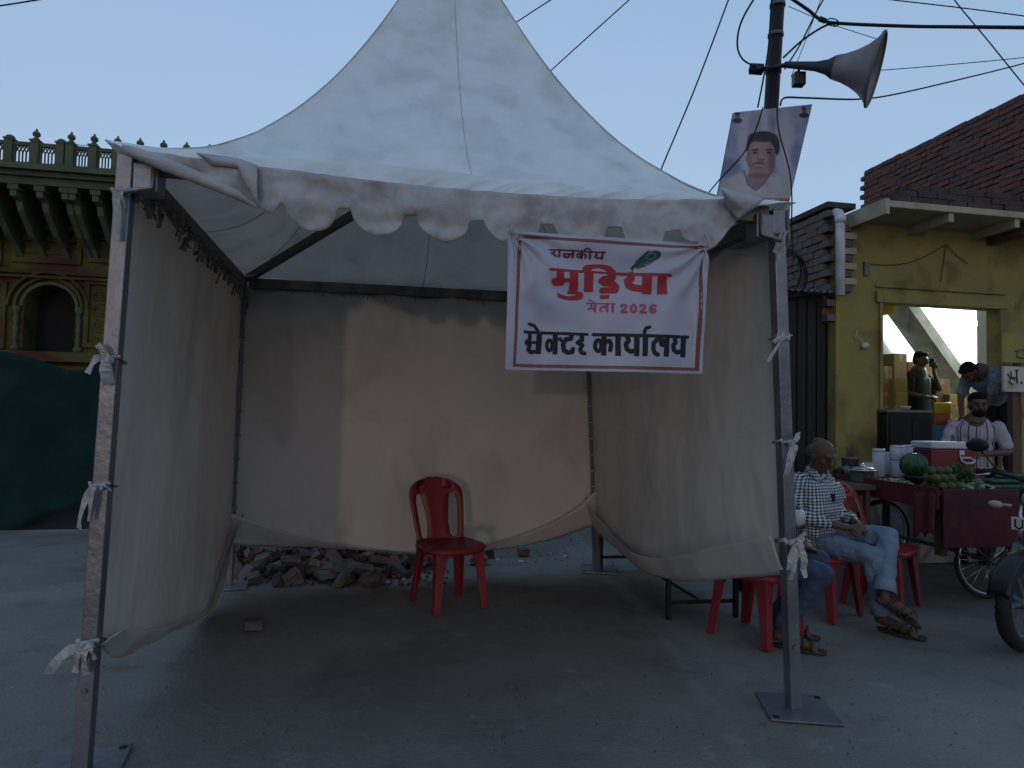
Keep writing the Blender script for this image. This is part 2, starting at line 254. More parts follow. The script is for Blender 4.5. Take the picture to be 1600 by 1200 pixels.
# ------------------------------------------------------------------ mesh helpers
class MB:
    def __init__(s): s.v = []; s.f = []; s.smooth = []
    def add(s, vs, fs, smooth=False):
        o = len(s.v); s.v += [Vector(p) for p in vs]
        s.f += [tuple(i+o for i in f) for f in fs]; s.smooth += [smooth]*len(fs); return s
    def box(s, a, b, m=None):               # from corner a to corner b
        x0, y0, z0 = a; x1, y1, z1 = b
        vs = [Vector(p) for p in ((x0, y0, z0), (x1, y0, z0), (x1, y1, z0), (x0, y1, z0), (x0, y0, z1), (x1, y0, z1), (x1, y1, z1), (x0, y1, z1))]
        if m is not None: vs = [m @ p for p in vs]
        return s.add(vs, [(0, 3, 2, 1), (4, 5, 6, 7), (0, 1, 5, 4), (1, 2, 6, 5), (2, 3, 7, 6), (3, 0, 4, 7)])
    def bar(s, p, q, w, h=None, up=EZ):       # square bar from p to q
        p = Vector(p); q = Vector(q); h = h or w; d = (q-p).normalized()
        x = d.cross(up); x = (x if x.length > 1e-4 else d.cross(Vector((0, 1, 0)))).normalized(); y = x.cross(d).normalized()
        vs = [c + x*(sx*w/2) + y*(sy*h/2) for c in (p, q) for sx, sy in ((-1, -1), (1, -1), (1, 1), (-1, 1))]
        return s.add(vs, [(3, 2, 1, 0), (4, 5, 6, 7), (0, 1, 5, 4), (1, 2, 6, 5), (2, 3, 7, 6), (3, 0, 4, 7)])
    def tube(s, pts, r, n=8, cap=True):
        pts = [Vector(p) for p in pts]; rs = r if isinstance(r, (list, tuple)) else [r]*len(pts); o = len(s.v)
        ref = EZ if abs((pts[-1]-pts[0]).normalized().z) < 0.9 else Vector((0, 1, 0))
        for i, p in enumerate(pts):
            d = (pts[min(i+1, len(pts)-1)] - pts[max(i-1, 0)]).normalized()
            x = d.cross(ref); x = (x if x.length > 1e-3 else d.cross(Vector((1, 0, 0)))).normalized(); y = x.cross(d)
            s.v += [p + (x*math.cos(a) + y*math.sin(a))*rs[i] for a in (2*math.pi*k/n for k in range(n))]
        for i in range(len(pts)-1):
            for k in range(n):
                a, b = o+i*n+k, o+i*n+(k+1) % n; s.f.append((a, b, b+n, a+n)); s.smooth.append(True)
        if cap:
            s.f.append(tuple(o+k for k in range(n))[::-1]); s.smooth.append(False)
            s.f.append(tuple(o+(len(pts)-1)*n+k for k in range(n))); s.smooth.append(False)
        return s
    def lathe(s, prof, n=16, m=None, cap=True):       # prof = [(r, z)], axis z
        o = len(s.v); m = m or Matrix()
        for r, z in prof: s.v += [m @ Vector((r*math.cos(2*math.pi*k/n), r*math.sin(2*math.pi*k/n), z)) for k in range(n)]
        for i in range(len(prof)-1):
            for k in range(n):
                a, b = o+i*n+k, o+i*n+(k+1) % n; s.f.append((a, b, b+n, a+n)); s.smooth.append(True)
        if cap:
            s.f.append(tuple(o+k for k in range(n))[::-1]); s.smooth.append(False)
            s.f.append(tuple(o+(len(prof)-1)*n+k for k in range(n))); s.smooth.append(False)
        return s
    def ell(s, c, r, n=14, m=None, rot=None):
        if isinstance(r, (int, float)): r = (r, r, r)
        c = Vector(c); rows = n//2; vs = []; q = rot.to_matrix() if rot else Matrix.Identity(3)
        for i in range(1, rows):
            a = math.pi*i/rows
            vs += [c + q @ Vector((r[0]*math.sin(a)*math.cos(2*math.pi*k/n), r[1]*math.sin(a)*math.sin(2*math.pi*k/n), r[2]*math.cos(a))) for k in range(n)]
        vs += [c + q @ Vector((0, 0, r[2])), c - q @ Vector((0, 0, r[2]))]; T = len(vs)-2; B = T+1; fs = []
        for i in range(rows-2):
            for k in range(n): a, b = i*n+k, i*n+(k+1) % n; fs.append((a, a+n, b+n, b))
        for k in range(n):
            fs.append((T, k, (k+1) % n)); l = (rows-2)*n; fs.append((B, l+(k+1) % n, l+k))
        if m is not None: vs = [m @ p for p in vs]
        return s.add(vs, fs, True)
    def cap(s, p, q, r1, r2=None, n=12):      # tapered capsule, closed
        r2 = r1 if r2 is None else r2; p = Vector(p); q = Vector(q); d = (q-p); L = d.length; m = Matrix.Translation(p) @ d.to_track_quat('Z', 'Y').to_matrix().to_4x4()
        pr = [(max(r1*math.sin(a), 1e-4), -r1*math.cos(a)) for a in (0, .4, .8, 1.2, 1.57)] + [(max(r2*math.cos(a), 1e-4), L+r2*math.sin(a)) for a in (0, .4, .8, 1.2, 1.57)]
        return s.lathe(pr, n, m)
    def chain(s, pts, n=12):
        for (p, r), (q, r2) in zip(pts, pts[1:]): s.cap(p, q, r, r2, n)
        return s
    def grid(s, fn, nu, nv, smooth=True, closed=False):
        vs = [fn(i/nu, j/nv) for j in range(nv+1) for i in range(nu+1)]
        return s.add(vs, [(j*(nu+1)+i, j*(nu+1)+i+1, (j+1)*(nu+1)+i+1, (j+1)*(nu+1)+i) for j in range(nv) for i in range(nu)], smooth)
    def prism(s, poly, off, base=Vector((0, 0, 0)), ax=Vector((1, 0, 0)), ay=Vector((0, 0, 1))):
        off = Vector(off); n = len(poly); a = [base + ax*x + ay*y for x, y in poly]; vs = a + [p+off for p in a]
        return s.add(vs, [tuple(range(n)), tuple(range(2*n-1, n-1, -1))] + [(i, i+n, (i+1) % n+n, (i+1) % n) for i in range(n)])
ROOTM = {}
def setp(o, label=None, cat=None, group=None, kind=None):
    for k, v in (('label', label), ('category', cat), ('group', group), ('kind', kind)):
        if v: o[k] = v
    return o
def thing(name, label, cat, loc=(0, 0, 0), yaw=0.0, group=None, kind=None):
    o = bpy.data.objects.new(name, None); S.collection.objects.link(o); o.location = loc; o.rotation_euler = (0, 0, yaw)
    o.empty_display_size = 0.2; ROOTM[o.name] = Matrix.Translation(Vector(loc)) @ Matrix.Rotation(yaw, 4, 'Z')
    return setp(o, label, cat, group, kind)
def rootm(p):
    while p.parent: p = p.parent
    return ROOTM.get(p.name, Matrix())
def obj(name, mb, m, parent=None, world=False, mods=(), bev=0.0, solid=0.0, loc=None, yaw=0.0, fixn=False, label=None):
    me = bpy.data.meshes.new(name)
    vs = mb.v
    if world and parent: inv = rootm(parent).inverted(); vs = [inv @ p for p in vs]
    me.from_pydata([tuple(p) for p in vs], [], mb.f)
    me.polygons.foreach_set('use_smooth', mb.smooth)
    if fixn:
        bm = bmesh.new(); bm.from_mesh(me); bmesh.ops.recalc_face_normals(bm, faces=bm.faces); bm.to_mesh(me); bm.free()
    me.update(); me.materials.append(M[m] if isinstance(m, str) else m)
    o = bpy.data.objects.new(name, me); S.collection.objects.link(o)
    if parent: o.parent = parent
    if loc is not None: o.location = loc; o.rotation_euler = (0, 0, yaw)
    if solid: md = o.modifiers.new('s', 'SOLIDIFY'); md.thickness = solid; md.offset = 0
    if bev: md = o.modifiers.new('b', 'BEVEL'); md.width = bev; md.segments = 2; md.limit_method = 'ANGLE'
    for t, kw in mods:
        md = o.modifiers.new('m', t)
        for k, v in kw.items(): setattr(md, k, v)
    if label: o['label'] = label
    return o
def dup(root, loc=None, yaw=None, **kw):
    r = root.copy(); S.collection.objects.link(r)
    if loc is not None: r.location = loc
    if yaw is not None: r.rotation_euler = (0, 0, yaw)
    for ch in list(root.children):
        c = ch.copy(); S.collection.objects.link(c); c.parent = r
        for g in list(ch.children):
            d = g.copy(); S.collection.objects.link(d); d.parent = c
    return setp(r, **kw)
def struct(name, mb, m, **kw): return setp(obj(name, mb, m, **kw), kind='structure')
def interp(x, tab):
    if x <= tab[0][0]: return tab[0][1]
    for (a, va), (b, vb) in zip(tab, tab[1:]):
        if x <= b: return va + (vb-va)*(x-a)/(b-a)
    return tab[-1][1]
def sm(x, tab):                        # smooth interpolation (catmull-rom)
    xs = [t[0] for t in tab]; ys = [t[1] for t in tab]
    if x <= xs[0]: return ys[0]
    if x >= xs[-1]: return ys[-1]
    i = max(j for j in range(len(xs)-1) if xs[j] <= x)
    h = xs[i+1]-xs[i]; t = (x-xs[i])/h
    m0 = (ys[i+1]-ys[i-1])/(xs[i+1]-xs[i-1]) if i > 0 else (ys[1]-ys[0])/h
    m1 = (ys[i+2]-ys[i])/(xs[i+2]-xs[i]) if i+2 < len(xs) else (ys[i+1]-ys[i])/h
    return (2*t**3-3*t*t+1)*ys[i] + (t**3-2*t*t+t)*h*m0 + (-2*t**3+3*t*t)*ys[i+1] + (t**3-t*t)*h*m1
def nz(*p): return noise.noise(Vector(p))

# ------------------------------------------------------------------ ground
def gfn(u, v):
    x = -14+28*u; y = -4+24*v
    return Vector((x, y, 0.006*nz(x*.7, y*.7, 0) - 0.006))
g = MB(); g.grid(gfn, 90, 80)
struct('ground', g, 'ground')
far = MB()
for a, b in (((-400, 19.8), (400, 600)), ((-400, -300), (400, -3.8)), ((-400, -3.8), (-13.8, 19.8)), ((13.8, -3.8), (400, 19.8))):
    far.add([(a[0], a[1], -.015), (b[0], a[1], -.015), (b[0], b[1], -.015), (a[0], b[1], -.015)], [(0, 1, 2, 3)])
struct('far_ground', far, 'ground')

# ------------------------------------------------------------------ temple on the left
TF = Frame((-14.5, 13.2, 0)); tp = TF.pix
temple = thing('temple_building', 'ochre yellow temple building with arched window, bracketed cornice and pierced roof balustrade', 'building', TF.O, YAW)
wl, wr = -8.0, 14.0
def P2(px, py, d=0): p = tp(px, py, d); return p.x, p.z
zc0 = P2(100, 352)[1]; zcor = P2(100, 274)[1]
ax0, az0 = P2(34, 548); ax1, _ = P2(115, 548); azs = P2(75, 480)[1]; acx = (ax0+ax1)/2; ar = (ax1-ax0)/2
wm = MB(); D = 0.6
wm.box((wl, 0, 0), (ax0, D, zcor)); wm.box((ax1, 0, 0), (wr, D, zcor)); wm.box((ax0, 0, 0), (ax1, D, az0))
aztop = azs+ar*0.95
wm.box((ax0, 0, aztop+.03), (ax1, D, zcor))
N_ = 16
for k in range(N_):
    a0, a1 = math.pi*k/N_, math.pi*(k+1)/N_
    x0, z0, x1, z1 = acx+ar*math.cos(a0), azs+ar*.95*math.sin(a0), acx+ar*math.cos(a1), azs+ar*.95*math.sin(a1)
    wm.add([(x0, 0, z0), (x1, 0, z1), (x1, 0, aztop+.03), (x0, 0, aztop+.03), (x0, D, z0), (x1, D, z1)], [(0, 1, 2, 3), (0, 4, 5, 1)])
obj('wall', wm, 'temple', temple)
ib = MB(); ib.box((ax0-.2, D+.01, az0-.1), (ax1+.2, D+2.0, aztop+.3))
obj('window_shade_fill', ib, 'darkfill', temple)  # near-black box fills the arch; the unlit room's shade is its colour
for rr, dd, ww in ((1.02, .05, .12), (1.25, .09, .10), (1.5, .13, .08)):        # arch mouldings
    am = MB(); pr = []
    for k in range(21):
        a = math.pi*k/20; pr.append((acx+ar*rr*math.cos(a), azs+ar*.95*rr*math.sin(a), acx+ar*(rr+ww)*math.cos(a), azs+ar*.95*(rr+ww)*math.sin(a)))
    for q0, q1 in zip(pr, pr[1:]):
        am.add([(q0[0], -dd, q0[1]), (q1[0], -dd, q1[1]), (q1[2], -dd, q1[3]), (q0[2], -dd, q0[3]), (q0[0], 0, q0[1]), (q1[0], 0, q1[1]), (q1[2], 0, q1[3]), (q0[2], 0, q0[3])], [(0, 1, 2, 3), (0, 4, 5, 1), (2, 6, 7, 3)])
    obj('arch_moulding', am, 'temple_pale' if rr < 1.1 else 'temple', temple)
for x in (ax0-.10, ax1+.10):                     # turned columns each side of the opening
    cm = MB(); pr = []
    for k in range(15):
        z = az0 + (azs-az0)*k/14; pr.append((.045+.014*math.sin(k*2.1) + (.03 if k in (0, 1, 13, 14) else 0), z))
    cm.lathe(pr, 10, Matrix.Translation((x, -.08, 0))); obj('window_column', cm, 'temple_pale', temple)
sm_ = MB(); sm_.box((ax0-.6, -.35, az0-.22), (ax1+.55, 0, az0-.02)); sm_.box((ax0-.45, -.22, az0-.5), (ax1+.4, 0, az0-.3))
obj('window_sill', sm_, 'temple', temple)
for (xa, ya, xb, yb) in ((22, 368, 128, 415), (140, 368, 230, 415), (-90, 368, 4, 415), (135, 438, 190, 545), (-30, 438, 8, 545)):     # framed wall panels
    x0, z1 = P2(xa, ya); x1, z0 = P2(xb, yb); pm = MB(); t = .09
    pm.box((x0, -.07, z1-t), (x1, 0, z1)); pm.box((x0, -.07, z0), (x1, 0, z0+t)); pm.box((x0, -.065, z0+t), (x0+t, 0, z1-t)); pm.box((x1-t, -.065, z0+t), (x1, 0, z1-t))
    pm.box((x0+t*2.5, -.03, z0+t*2.2), (x1-t*2.5, 0, z1-t*2.2))
    obj('wall_panel', pm, 'temple', temple)
sc_ = MB()                                       # carved scroll relief beside the window
for q in range(3):
    cxx, czz = P2(159, 462+q*24); a = [(cxx+.16*(1-t/26)*math.cos(t*.6+q), -.03, czz+.16*(1-t/26)*math.sin(t*.6+q)) for t in range(24)]
    sc_.tube(a, .022, 6)
obj('carved_relief', sc_, 'temple', temple)
st = MB()
for y_, h_, dd in ((352, .12, .16), (424, .06, .10), (432, .05, .14)): z = P2(60, y_)[1]; st.box((wl, -dd, z-h_), (wr, 0, z))
obj('string_course', st, 'temple', temple)
# cornice slab and balustrade stand forward of the wall
CD = 1.5
def T2(px, py): p = tp(px, py, -CD); return p.x, p.z
def slope(px0, py0, px1, py1): return
zb1 = T2(100, 270)[1]; zb0 = T2(100, 277)[1]; zrail0 = T2(100, 262)[1]; zrt = T2(100, 227)[1]
cn = MB(); cn.box((wl, -CD-.1, zb1), (wr, .3, zrail0-.001)); cn.box((wl, -CD+.04, zb0), (wr, .3, zb1-.001)); cn.box((wl, -CD+.15, zb0-.14), (wr, .3, zb0-.001))
obj('cornice', cn, 'temple_pale', temple)
bx = [T2(x, 285)[0] for x in (12, 54, 94, 106, 143, 181)]
step = (bx[-1]-bx[-2]); bx += [bx[-1]+step*k for k in range(1, 8)] + [bx[0]-step*k for k in (1, 2, 3)]
br = MB(); z0 = zb0-.145
br.prism([(0, 0), (-CD+.2, 0), (-CD+.2, -.22), (-CD+.42, -.26), (-CD+.5, -.42), (-.75, -.62), (-.55, -.8), (-.25, -.95), (0, -1.15)], (.11, 0, 0), Vector((-.055, 0, 0)), Vector((0, 1, 0)), EZ)
br.box((-.09, -CD+.17, -.10), (.09, -CD+.5, -.002))
b0 = None
for x in bx:
    if b0 is None: b0 = obj('bracket', br, 'temple_pale', temple); b0.location = (x, 0, z0)
    else: c = b0.copy(); S.collection.objects.link(c); c.location = (x, 0, z0)
posts = [(13, 0), (54, 1), (94, 0), (109, 1), (145, 1), (182, 1), (217, 1), (254, 1), (290, 1), (326, 1)]
H_ = zrt-zrail0
pm = MB(); pm.box((-.07, -.08, 0), (.07, .08, H_+.02)); pm.box((-.085, -.095, H_+.02), (.085, .095, H_+.05)); pm.box((-.085, -.095, 0), (.085, .095, .04))
fm = MB(); fm.lathe([(r_*1.0, z_*1.05) for r_, z_ in [(.075, 0), (.07, .02), (.035, .05), (.035, .065), (.065, .09), (.07, .125), (.045, .16), (.018, .18), (.022, .20), (.005, .22)]], 10)
dm = MB(); dm.lathe([(.085, 0), (.08, .03), (.05, .06), (.01, .075)], 10)
meshes = {}
pxs = []
for x, kind in posts + [(-28, 1), (-70, 1)]:
    X = T2(x, 262)[0]; pxs.append(X)
    if 'p' not in meshes: o = obj('baluster_post', pm, 'temple_pale', temple); meshes['p'] = o.data
    else: o = bpy.data.objects.new('baluster_post', meshes['p']); S.collection.objects.link(o); o.parent = temple
    o.location = (X, -CD+.02, zrail0)
    k = 'f' if kind else 'd'
    if k not in meshes: f = obj('finial', fm if kind else dm, 'temple_pale', o); meshes[k] = f.data
    else: f = bpy.data.objects.new('finial', meshes[k]); S.collection.objects.link(f); f.parent = o
    f.location = (0, 0, H_+.05)
pxs.sort()
def lattice(x0, x1):                            # a pierced panel: solid jambs, thin uprights ending in interlaced pointed arches
    m = MB(); w = x1-x0; m.box((x0, -.03, 0), (x1, .03, .05)); m.box((x0, -.04, H_-.07), (x1, .04, H_))
    j = w*0.10; m.box((x0, -.03, .05), (x0+j, .03, H_-.07)); m.box((x1-j, -.03, .05), (x1, .03, H_-.07))
    a, b = x0+j, x1-j; n = 4; hz = H_*0.6
    for k in range(1, n): X = a+(b-a)*k/n; m.box((X-.009, -.015, .06), (X+.009, .015, hz))
    for k in range(0, n+1):
        X = a+(b-a)*k/n
        for sgn in (-1, 1):
            X2 = X+sgn*(b-a)/n*1.0
            if a-.01 <= X2 <= b+.01: m.bar((X, 0, hz-.02), (X2, 0, H_-.07), .014, .03, up=Vector((0, 1, 0)))
    return m
for a, b in zip(pxs, pxs[1:]):
    if b-a > .3: obj('pierced_panel', lattice(a+.071, b-.071), 'temple_pale', temple).location = (0, -CD+.02, zrail0)
    else: pp = MB(); pp.box((a+.131, -.05, 0), (b-.131, .05, H_)) if b-a > .27 else None
# green net hung in front, and the dark bank beneath it
NF = Frame((-8.0, 6.95, 0))
xr = NF.pix(157, 700).x; net_tab = [(NF.pix(x, y).x, NF.pix(x, y).z) for x, y in ((-160, 540), (0, 548), (40, 556), (70, 566), (110, 578), (140, 574), (158, 560))]
net_tab += [(xr+.9, net_tab[-1][1]+.02), (xr+1.8, net_tab[-1][1]-.12), (xr+2.8, net_tab[-1][1]), (xr+4.5, net_tab[-1][1]-.15), (xr+7.2, net_tab[-1][1]-.1)]
nb_tab = [(NF.pix(x, y).x, NF.pix(x, y).z) for x, y in ((-160, 830), (30, 826), (55, 812), (100, 798), (150, 775))] + [(xr+1, .25), (xr+7.2, .22)]
nm = MB(); xa, xb = net_tab[0][0], net_tab[-1][0]
def netf(u, v):
    x = xa+(xb-xa)*u; z0_ = max(0.01, interp(x, nb_tab)); z1_ = sm(x, net_tab); z = z0_+(z1_-z0_)*v
    return Vector((x, .05*math.sin(x*4.2+v*1.2)+.09*nz(x*1.5, z*1.2, 3)+.03*math.sin(x*13+2*v)+.05*nz(x*4+z*2, z*3, 8), z))
nm.grid(netf, 160, 24)
net = thing('shade_net', 'dark green shade net hung along the site in front of the ochre temple', 'netting', NF.O, YAW)
obj('net_sheet', nm, 'net', net, solid=0.004)
for x in (xa+.4, xr-1.6, xr+.6, xr+3.6, xr+7.0):
    pmn = MB(); pmn.tube([(x, .12, 0), (x, .12, sm(x, net_tab)+.02)], .025, 8); obj('post', pmn, 'wood', net)
bank = MB()
def bankf(u, v):
    x = -11+13.5*u; y = 7.9+1.6*v; n_ = abs(nz(x*2.2, y*2.2, 1))
    return NF.O*0 + Vector((x, y+x*.19+.6, (.02 + .42*math.sin(math.pi*min(1, v*1.0))*(0.6+n_)) if 0 < v < 1 else -.02))
bank.grid(bankf, 120, 10)
struct('earth_bank', bank, 'darkfill')

# ------------------------------------------------------------------ shop building on the right
SF = Frame((3.46, 7.4, 0)); sp_ = SF.pix
shop = thing('shop_building', 'yellow painted brick shop with open lit front, concrete canopy and bare brick parapet', 'building', SF.O, YAW)
xl = SF.pix(1306, 600).x; xo0 = SF.pix(1373, 600).x; xo1 = SF.pix(1563, 600).x
zl = SF.pix(1373, 473).z; zl2 = SF.pix(1562, 489).z; ztop = SF.pix(1330, 345).z; FL_ = 0.72
XE = 6.2
wm = MB(); t = .14
wm.box((xl, 0, 0), (xo0, t, ztop)); wm.box((xo1, 0, 0), (XE, t, ztop)); wm.box((xo0, 0, zl), (xo1, t, ztop)); wm.box((xo0, .0, 0), (xo1, t, FL_))
obj('wall', wm, 'yellow', shop)
lm = MB(); lm.box((xo0-.05, -.045, zl-.0), (xo1+.08, -.002, zl+.13)); lm.box((xo0-.05, -.03, zl+.17), (xo1+.08, -.002, zl+.2)); obj('lintel', lm, 'yellow', shop, bev=.005)
for xa_, xb_ in ((xo0-.004, xo0+.03), (xo1-.02, xo1+.03)): jm = MB(); jm.box((xa_, -.03, FL_), (xb_, t+.02, zl-.001)); obj('door_jamb', jm, 'yellow', shop)
# canopy
canx0 = SF.pix(1326, 345).x; cy = -.60
cz = SF.pix(1390, 310, cy).z; cxl = SF.pix(1390, 310, cy).x
cm = MB(); cm.box((canx0, cy, ztop-.02), (XE, .4, ztop+.05)); obj('canopy', cm, 'cream', shop, bev=.01)
fm_ = MB(); fm_.box((canx0-.05, cy-.02, ztop-.10), (canx0-.001, .1, ztop+.06)); obj('canopy_edge', fm_, 'cream', shop)
for px_ in (1478, 1580, 1690):
    X = SF.pix(px_, 330, cy+.1).x; rb = MB(); rb.box((X-.03, cy+.03, ztop-.11), (X+.03, -.001, ztop-.021)); obj('canopy_beam', rb, 'cream', shop)
def brickwall(parent, org, ax, L, z0_, z1_, mats, miss=0.02, bl=.225, bh=.07, gap=.012, thick=.10, outward=None, keep=None, name='brick'):
    # bricks proud of a mortar core; org local, ax direction of run, outward normal
    ax = Vector(ax); out = Vector(outward); r = random.Random(hash((round(L, 2), len(mats))) & 999)
    proto = []
    for mname in mats:
        for q in range(3):
            b = MB(); w_ = bl-gap; vs = []
            for (x, y, z) in ((0, 0, 0), (1, 0, 0), (1, 1, 0), (0, 1, 0), (0, 0, 1), (1, 0, 1), (1, 1, 1), (0, 1, 1)):
                j = lambda: r.uniform(-.005, .005)
                vs.append(ax*(x*w_+j()) + out*(y*thick - thick/2 + j()) + EZ*(z*(bh)+j()))
            b.add(vs, [(0, 3, 2, 1), (4, 5, 6, 7), (0, 1, 5, 4), (1, 2, 6, 5), (2, 3, 7, 6), (3, 0, 4, 7)])
            me = bpy.data.meshes.new(name); me.from_pydata([tuple(p) for p in b.v], [], b.f); me.materials.append(M[mname])
            bm = bmesh.new(); bm.from_mesh(me); bmesh.ops.recalc_face_normals(bm, faces=bm.faces); bm.to_mesh(me); bm.free()
            proto.append(me)
    row = 0; z = z0_; n = 0
    while z + bh < z1_ + .02:
        x = -(bl/2 if row % 2 else 0)
        while x < L:
            if x >= -0.01 and x+bl < L+.05 and r.random() > miss and (keep is None or keep(x, z)):
                o = bpy.data.objects.new(name, r.choice(proto)); S.collection.objects.link(o); o.parent = parent
                o.location = Vector(org) + ax*x + EZ*z + out*r.uniform(-.006, .012); n += 1
            x += bl
        z += bh+gap; row += 1
    return n
# side wall running back from the corner
swz = SF.side(1305, 325, xl).z; swL = 2.6
sw = MB(); sw.box((xl, .252, 0), (xl+.22, swL, swz)); obj('side_wall', sw, 'mortar', shop)
zvis = SF.side(1260, 470, xl).z - .3
nb = brickwall(shop, (xl-.04, .01, 0), (0, 1, 0), 1.7, zvis, swz-.01, ['brick_d', 'brick_d', 'brick_b'], outward=(-1, 0, 0), bl=.185)
cp = MB(); cp.box((xl-.09, .02, swz+.01), (xl+.26, swL, swz+.07)); obj('coping', cp, 'brick_c', shop)
# toothed brick ends beside the pipe
r3 = random.Random(5)
zt0 = SF.pix(1320, 458).z
k = 0; z = zt0
while z < ztop-.1:
    tb = MB(); wdt = .17 if k % 2 else .12; tb.box((xl+.015, -.075, z), (xl+.03+wdt, -.002, z+.072)); obj('tooth_brick', tb, 'cream' if k % 2 else 'mortar', shop, bev=.006); z += .083; k += 1
pm = MB(); p0 = SF.pix(1313, 462, -.15); p1 = SF.pix(1310, 338, -.15)
pm.tube([p0, (p0.x, -.15, p1.z-.05), (p0.x-.0, -.13, p1.z+.04), (p0.x+.06, .0, p1.z+.09), (p0.x+.1, .25, p1.z+.1)], .048, 14)
dp = setp(obj('drain_pipe', pm, 'pipe', shop, bev=0))
cl = MB(); cl.tube([(p0.x, -.15, p1.z-.07), (p0.x, -.15, p1.z+.0)], .058, 14); obj('pipe_socket', cl, 'pipe', dp)
# brick courses stacked on the canopy and the tall brick parapet behind
for q in range(3):
    X0 = SF.pix((1388, 1400, 1422)[q], 300, cy+.1).x
    run = MB(); z0_ = ztop+.052+q*.072
    x = X0
    while x < XE:
        bb = MB(); l = .225; bb.box((x, cy+.03+q*.02+r3.uniform(-.01, .01), z0_), (x+l-.01, cy+.3, z0_+.064)); o = obj('canopy_brick', bb, 'brick_c', shop, bev=.004); x += l
PWx = SF.O + SF.x*0
U0 = Vector((5.55, 7.4, 0)) - SF.O; pwx = U0.dot(SF.x); 
pfar = SF.side(1350, 265, pwx); pnear = SF.side(1625, 150, pwx); pwtop = SF.side(1600, 148, pwx).z
pw = MB(); pw.box((pwx, pnear.y, ztop+.1), (pwx+.23, pfar.y, pwtop)); obj('parapet_wall', pw, 'mortar', shop)
nb2 = brickwall(shop, (pwx-.01, pnear.y, 0), (0, 1, 0), pfar.y-pnear.y, 3.42, pwtop-.01, ['brick_p', 'brick_p', 'brick_q'], outward=(-1, 0, 0), miss=.01, bl=.175, bh=.058, gap=.010,
                keep=lambda x, z: z > 3.35 + .0*x)
pc = MB(); pc.box((pwx-.05, pnear.y, pwtop-.62), (pwx+.0-.002, pfar.y, pwtop-.60)); obj('band', pc, 'mortar', shop)
rf = MB(); rf.box((xl+.23, .41, ztop-.1), (pwx+4, swL+1.2, ztop+.095)); obj('roof', rf, 'cement', shop)
bw = MB(); bw.box((pwx+.24, pnear.y, ztop+.1), (pwx+3, pfar.y, pwtop-.02)); obj('upper_storey', bw, 'mortar', shop)
# room behind the opening
RD = 3.0; ri = MB()
ri.add([(xl+.3, t+.01, FL_), (xo1+3.2, t+.01, FL_), (xo1+3.2, RD, FL_), (xl+.3, RD, FL_)], [(0, 1, 2, 3)]); obj('floor', ri, 'cement', shop)
ri = MB(); ri.box((xl+.25, RD, FL_), (xo1+3.25, RD+.1, 3.32)); ri.box((xl+.24, t+.01, FL_), (xl+.30, RD, 3.32)); ri.box((xo1+3.2, t+.01, FL_), (xo1+3.3, RD, 3.32)); ri.box((xl+.24, t+.01, 3.33), (xo1+3.3, RD, 3.37)); obj('room_wall', ri, 'interior', shop)
sA = SF.pix(1413, 477, 2.5); sB = SF.pix(1512, 616, 2.5)      # underside beam of a stair
sb = MB(); dd = (sB-sA); a_ = sA-dd*.5; b_ = sB+dd*.35
up_s = Vector((0, 1, 0)).cross(dd).normalized()
vs_ = [p_ + Vector((0, y_, 0)) + up_s*h_ for p_ in (a_, b_) for y_, h_ in ((-.15, 0), (.30, 0), (.30, .10), (-.15, .10))]
sb.add(vs_, [(3, 2, 1, 0), (4, 5, 6, 7), (0, 1, 5, 4), (1, 2, 6, 5), (2, 3, 7, 6), (3, 0, 4, 7)])
obj('stair_flight', sb, 'cement', shop)
sb2 = MB(); vs_ = [p_ + Vector((0, y_, 0)) + up_s*h_ for p_ in (a_, b_) for y_, h_ in ((-.22, -.03), (-.151, -.03), (-.151, .13), (-.22, .13))]
sb2.add(vs_, [(3, 2, 1, 0), (4, 5, 6, 7), (0, 1, 5, 4), (1, 2, 6, 5), (2, 3, 7, 6), (3, 0, 4, 7)]); obj('stair_edge', sb2, 'cement', shop)
pl_ = MB(); q0 = SF.pix(1551, 520, 1.2); pl_.box((q0.x, 1.2, FL_), (q0.x+.35, 1.45, 3.31)); obj('column', pl_, 'interior', shop)
pf = MB(); pf.box((xo0-.2, -.8, 0), (XE, -.001, FL_-.02)); obj('front_step', pf, 'cement', shop, bev=.01)
# bulb
bp_ = SF.pix(1531, 503, 2.35)
lamp = thing('light_bulb', 'bright white bulb hanging at the right side of the shop opening', 'lamp', SF.O + SF.x*bp_.x + SF.y*bp_.y + EZ*bp_.z, YAW)
mbl = MB(); mbl.lathe([(.012, .07), (.02, .05), (.05, .0), (.055, -.03), (.035, -.065), (.002, -.075)], 14); obj('glass_bulb', mbl, 'bulb', lamp)
mbl = MB(); mbl.tube([(0, 0, .071), (0, 0, .12)], .018, 10); obj('holder', mbl, 'plastic_black', lamp)
mbl = MB(); mbl.tube([(0, 0, .121), (0, 0, 3.3-bp_.z)], .004, 6); obj('flex', mbl, 'wire', lamp)
pld = bpy.data.lights.new('bulb_light', 'POINT'); pld.energy = 42; pld.color = (.82, 1.0, .93); pld.shadow_soft_size = .06
plo = bpy.data.objects.new('bulb_light', pld); S.collection.objects.link(plo); plo.parent = lamp; plo.location = (-.02, -.09, -.03)
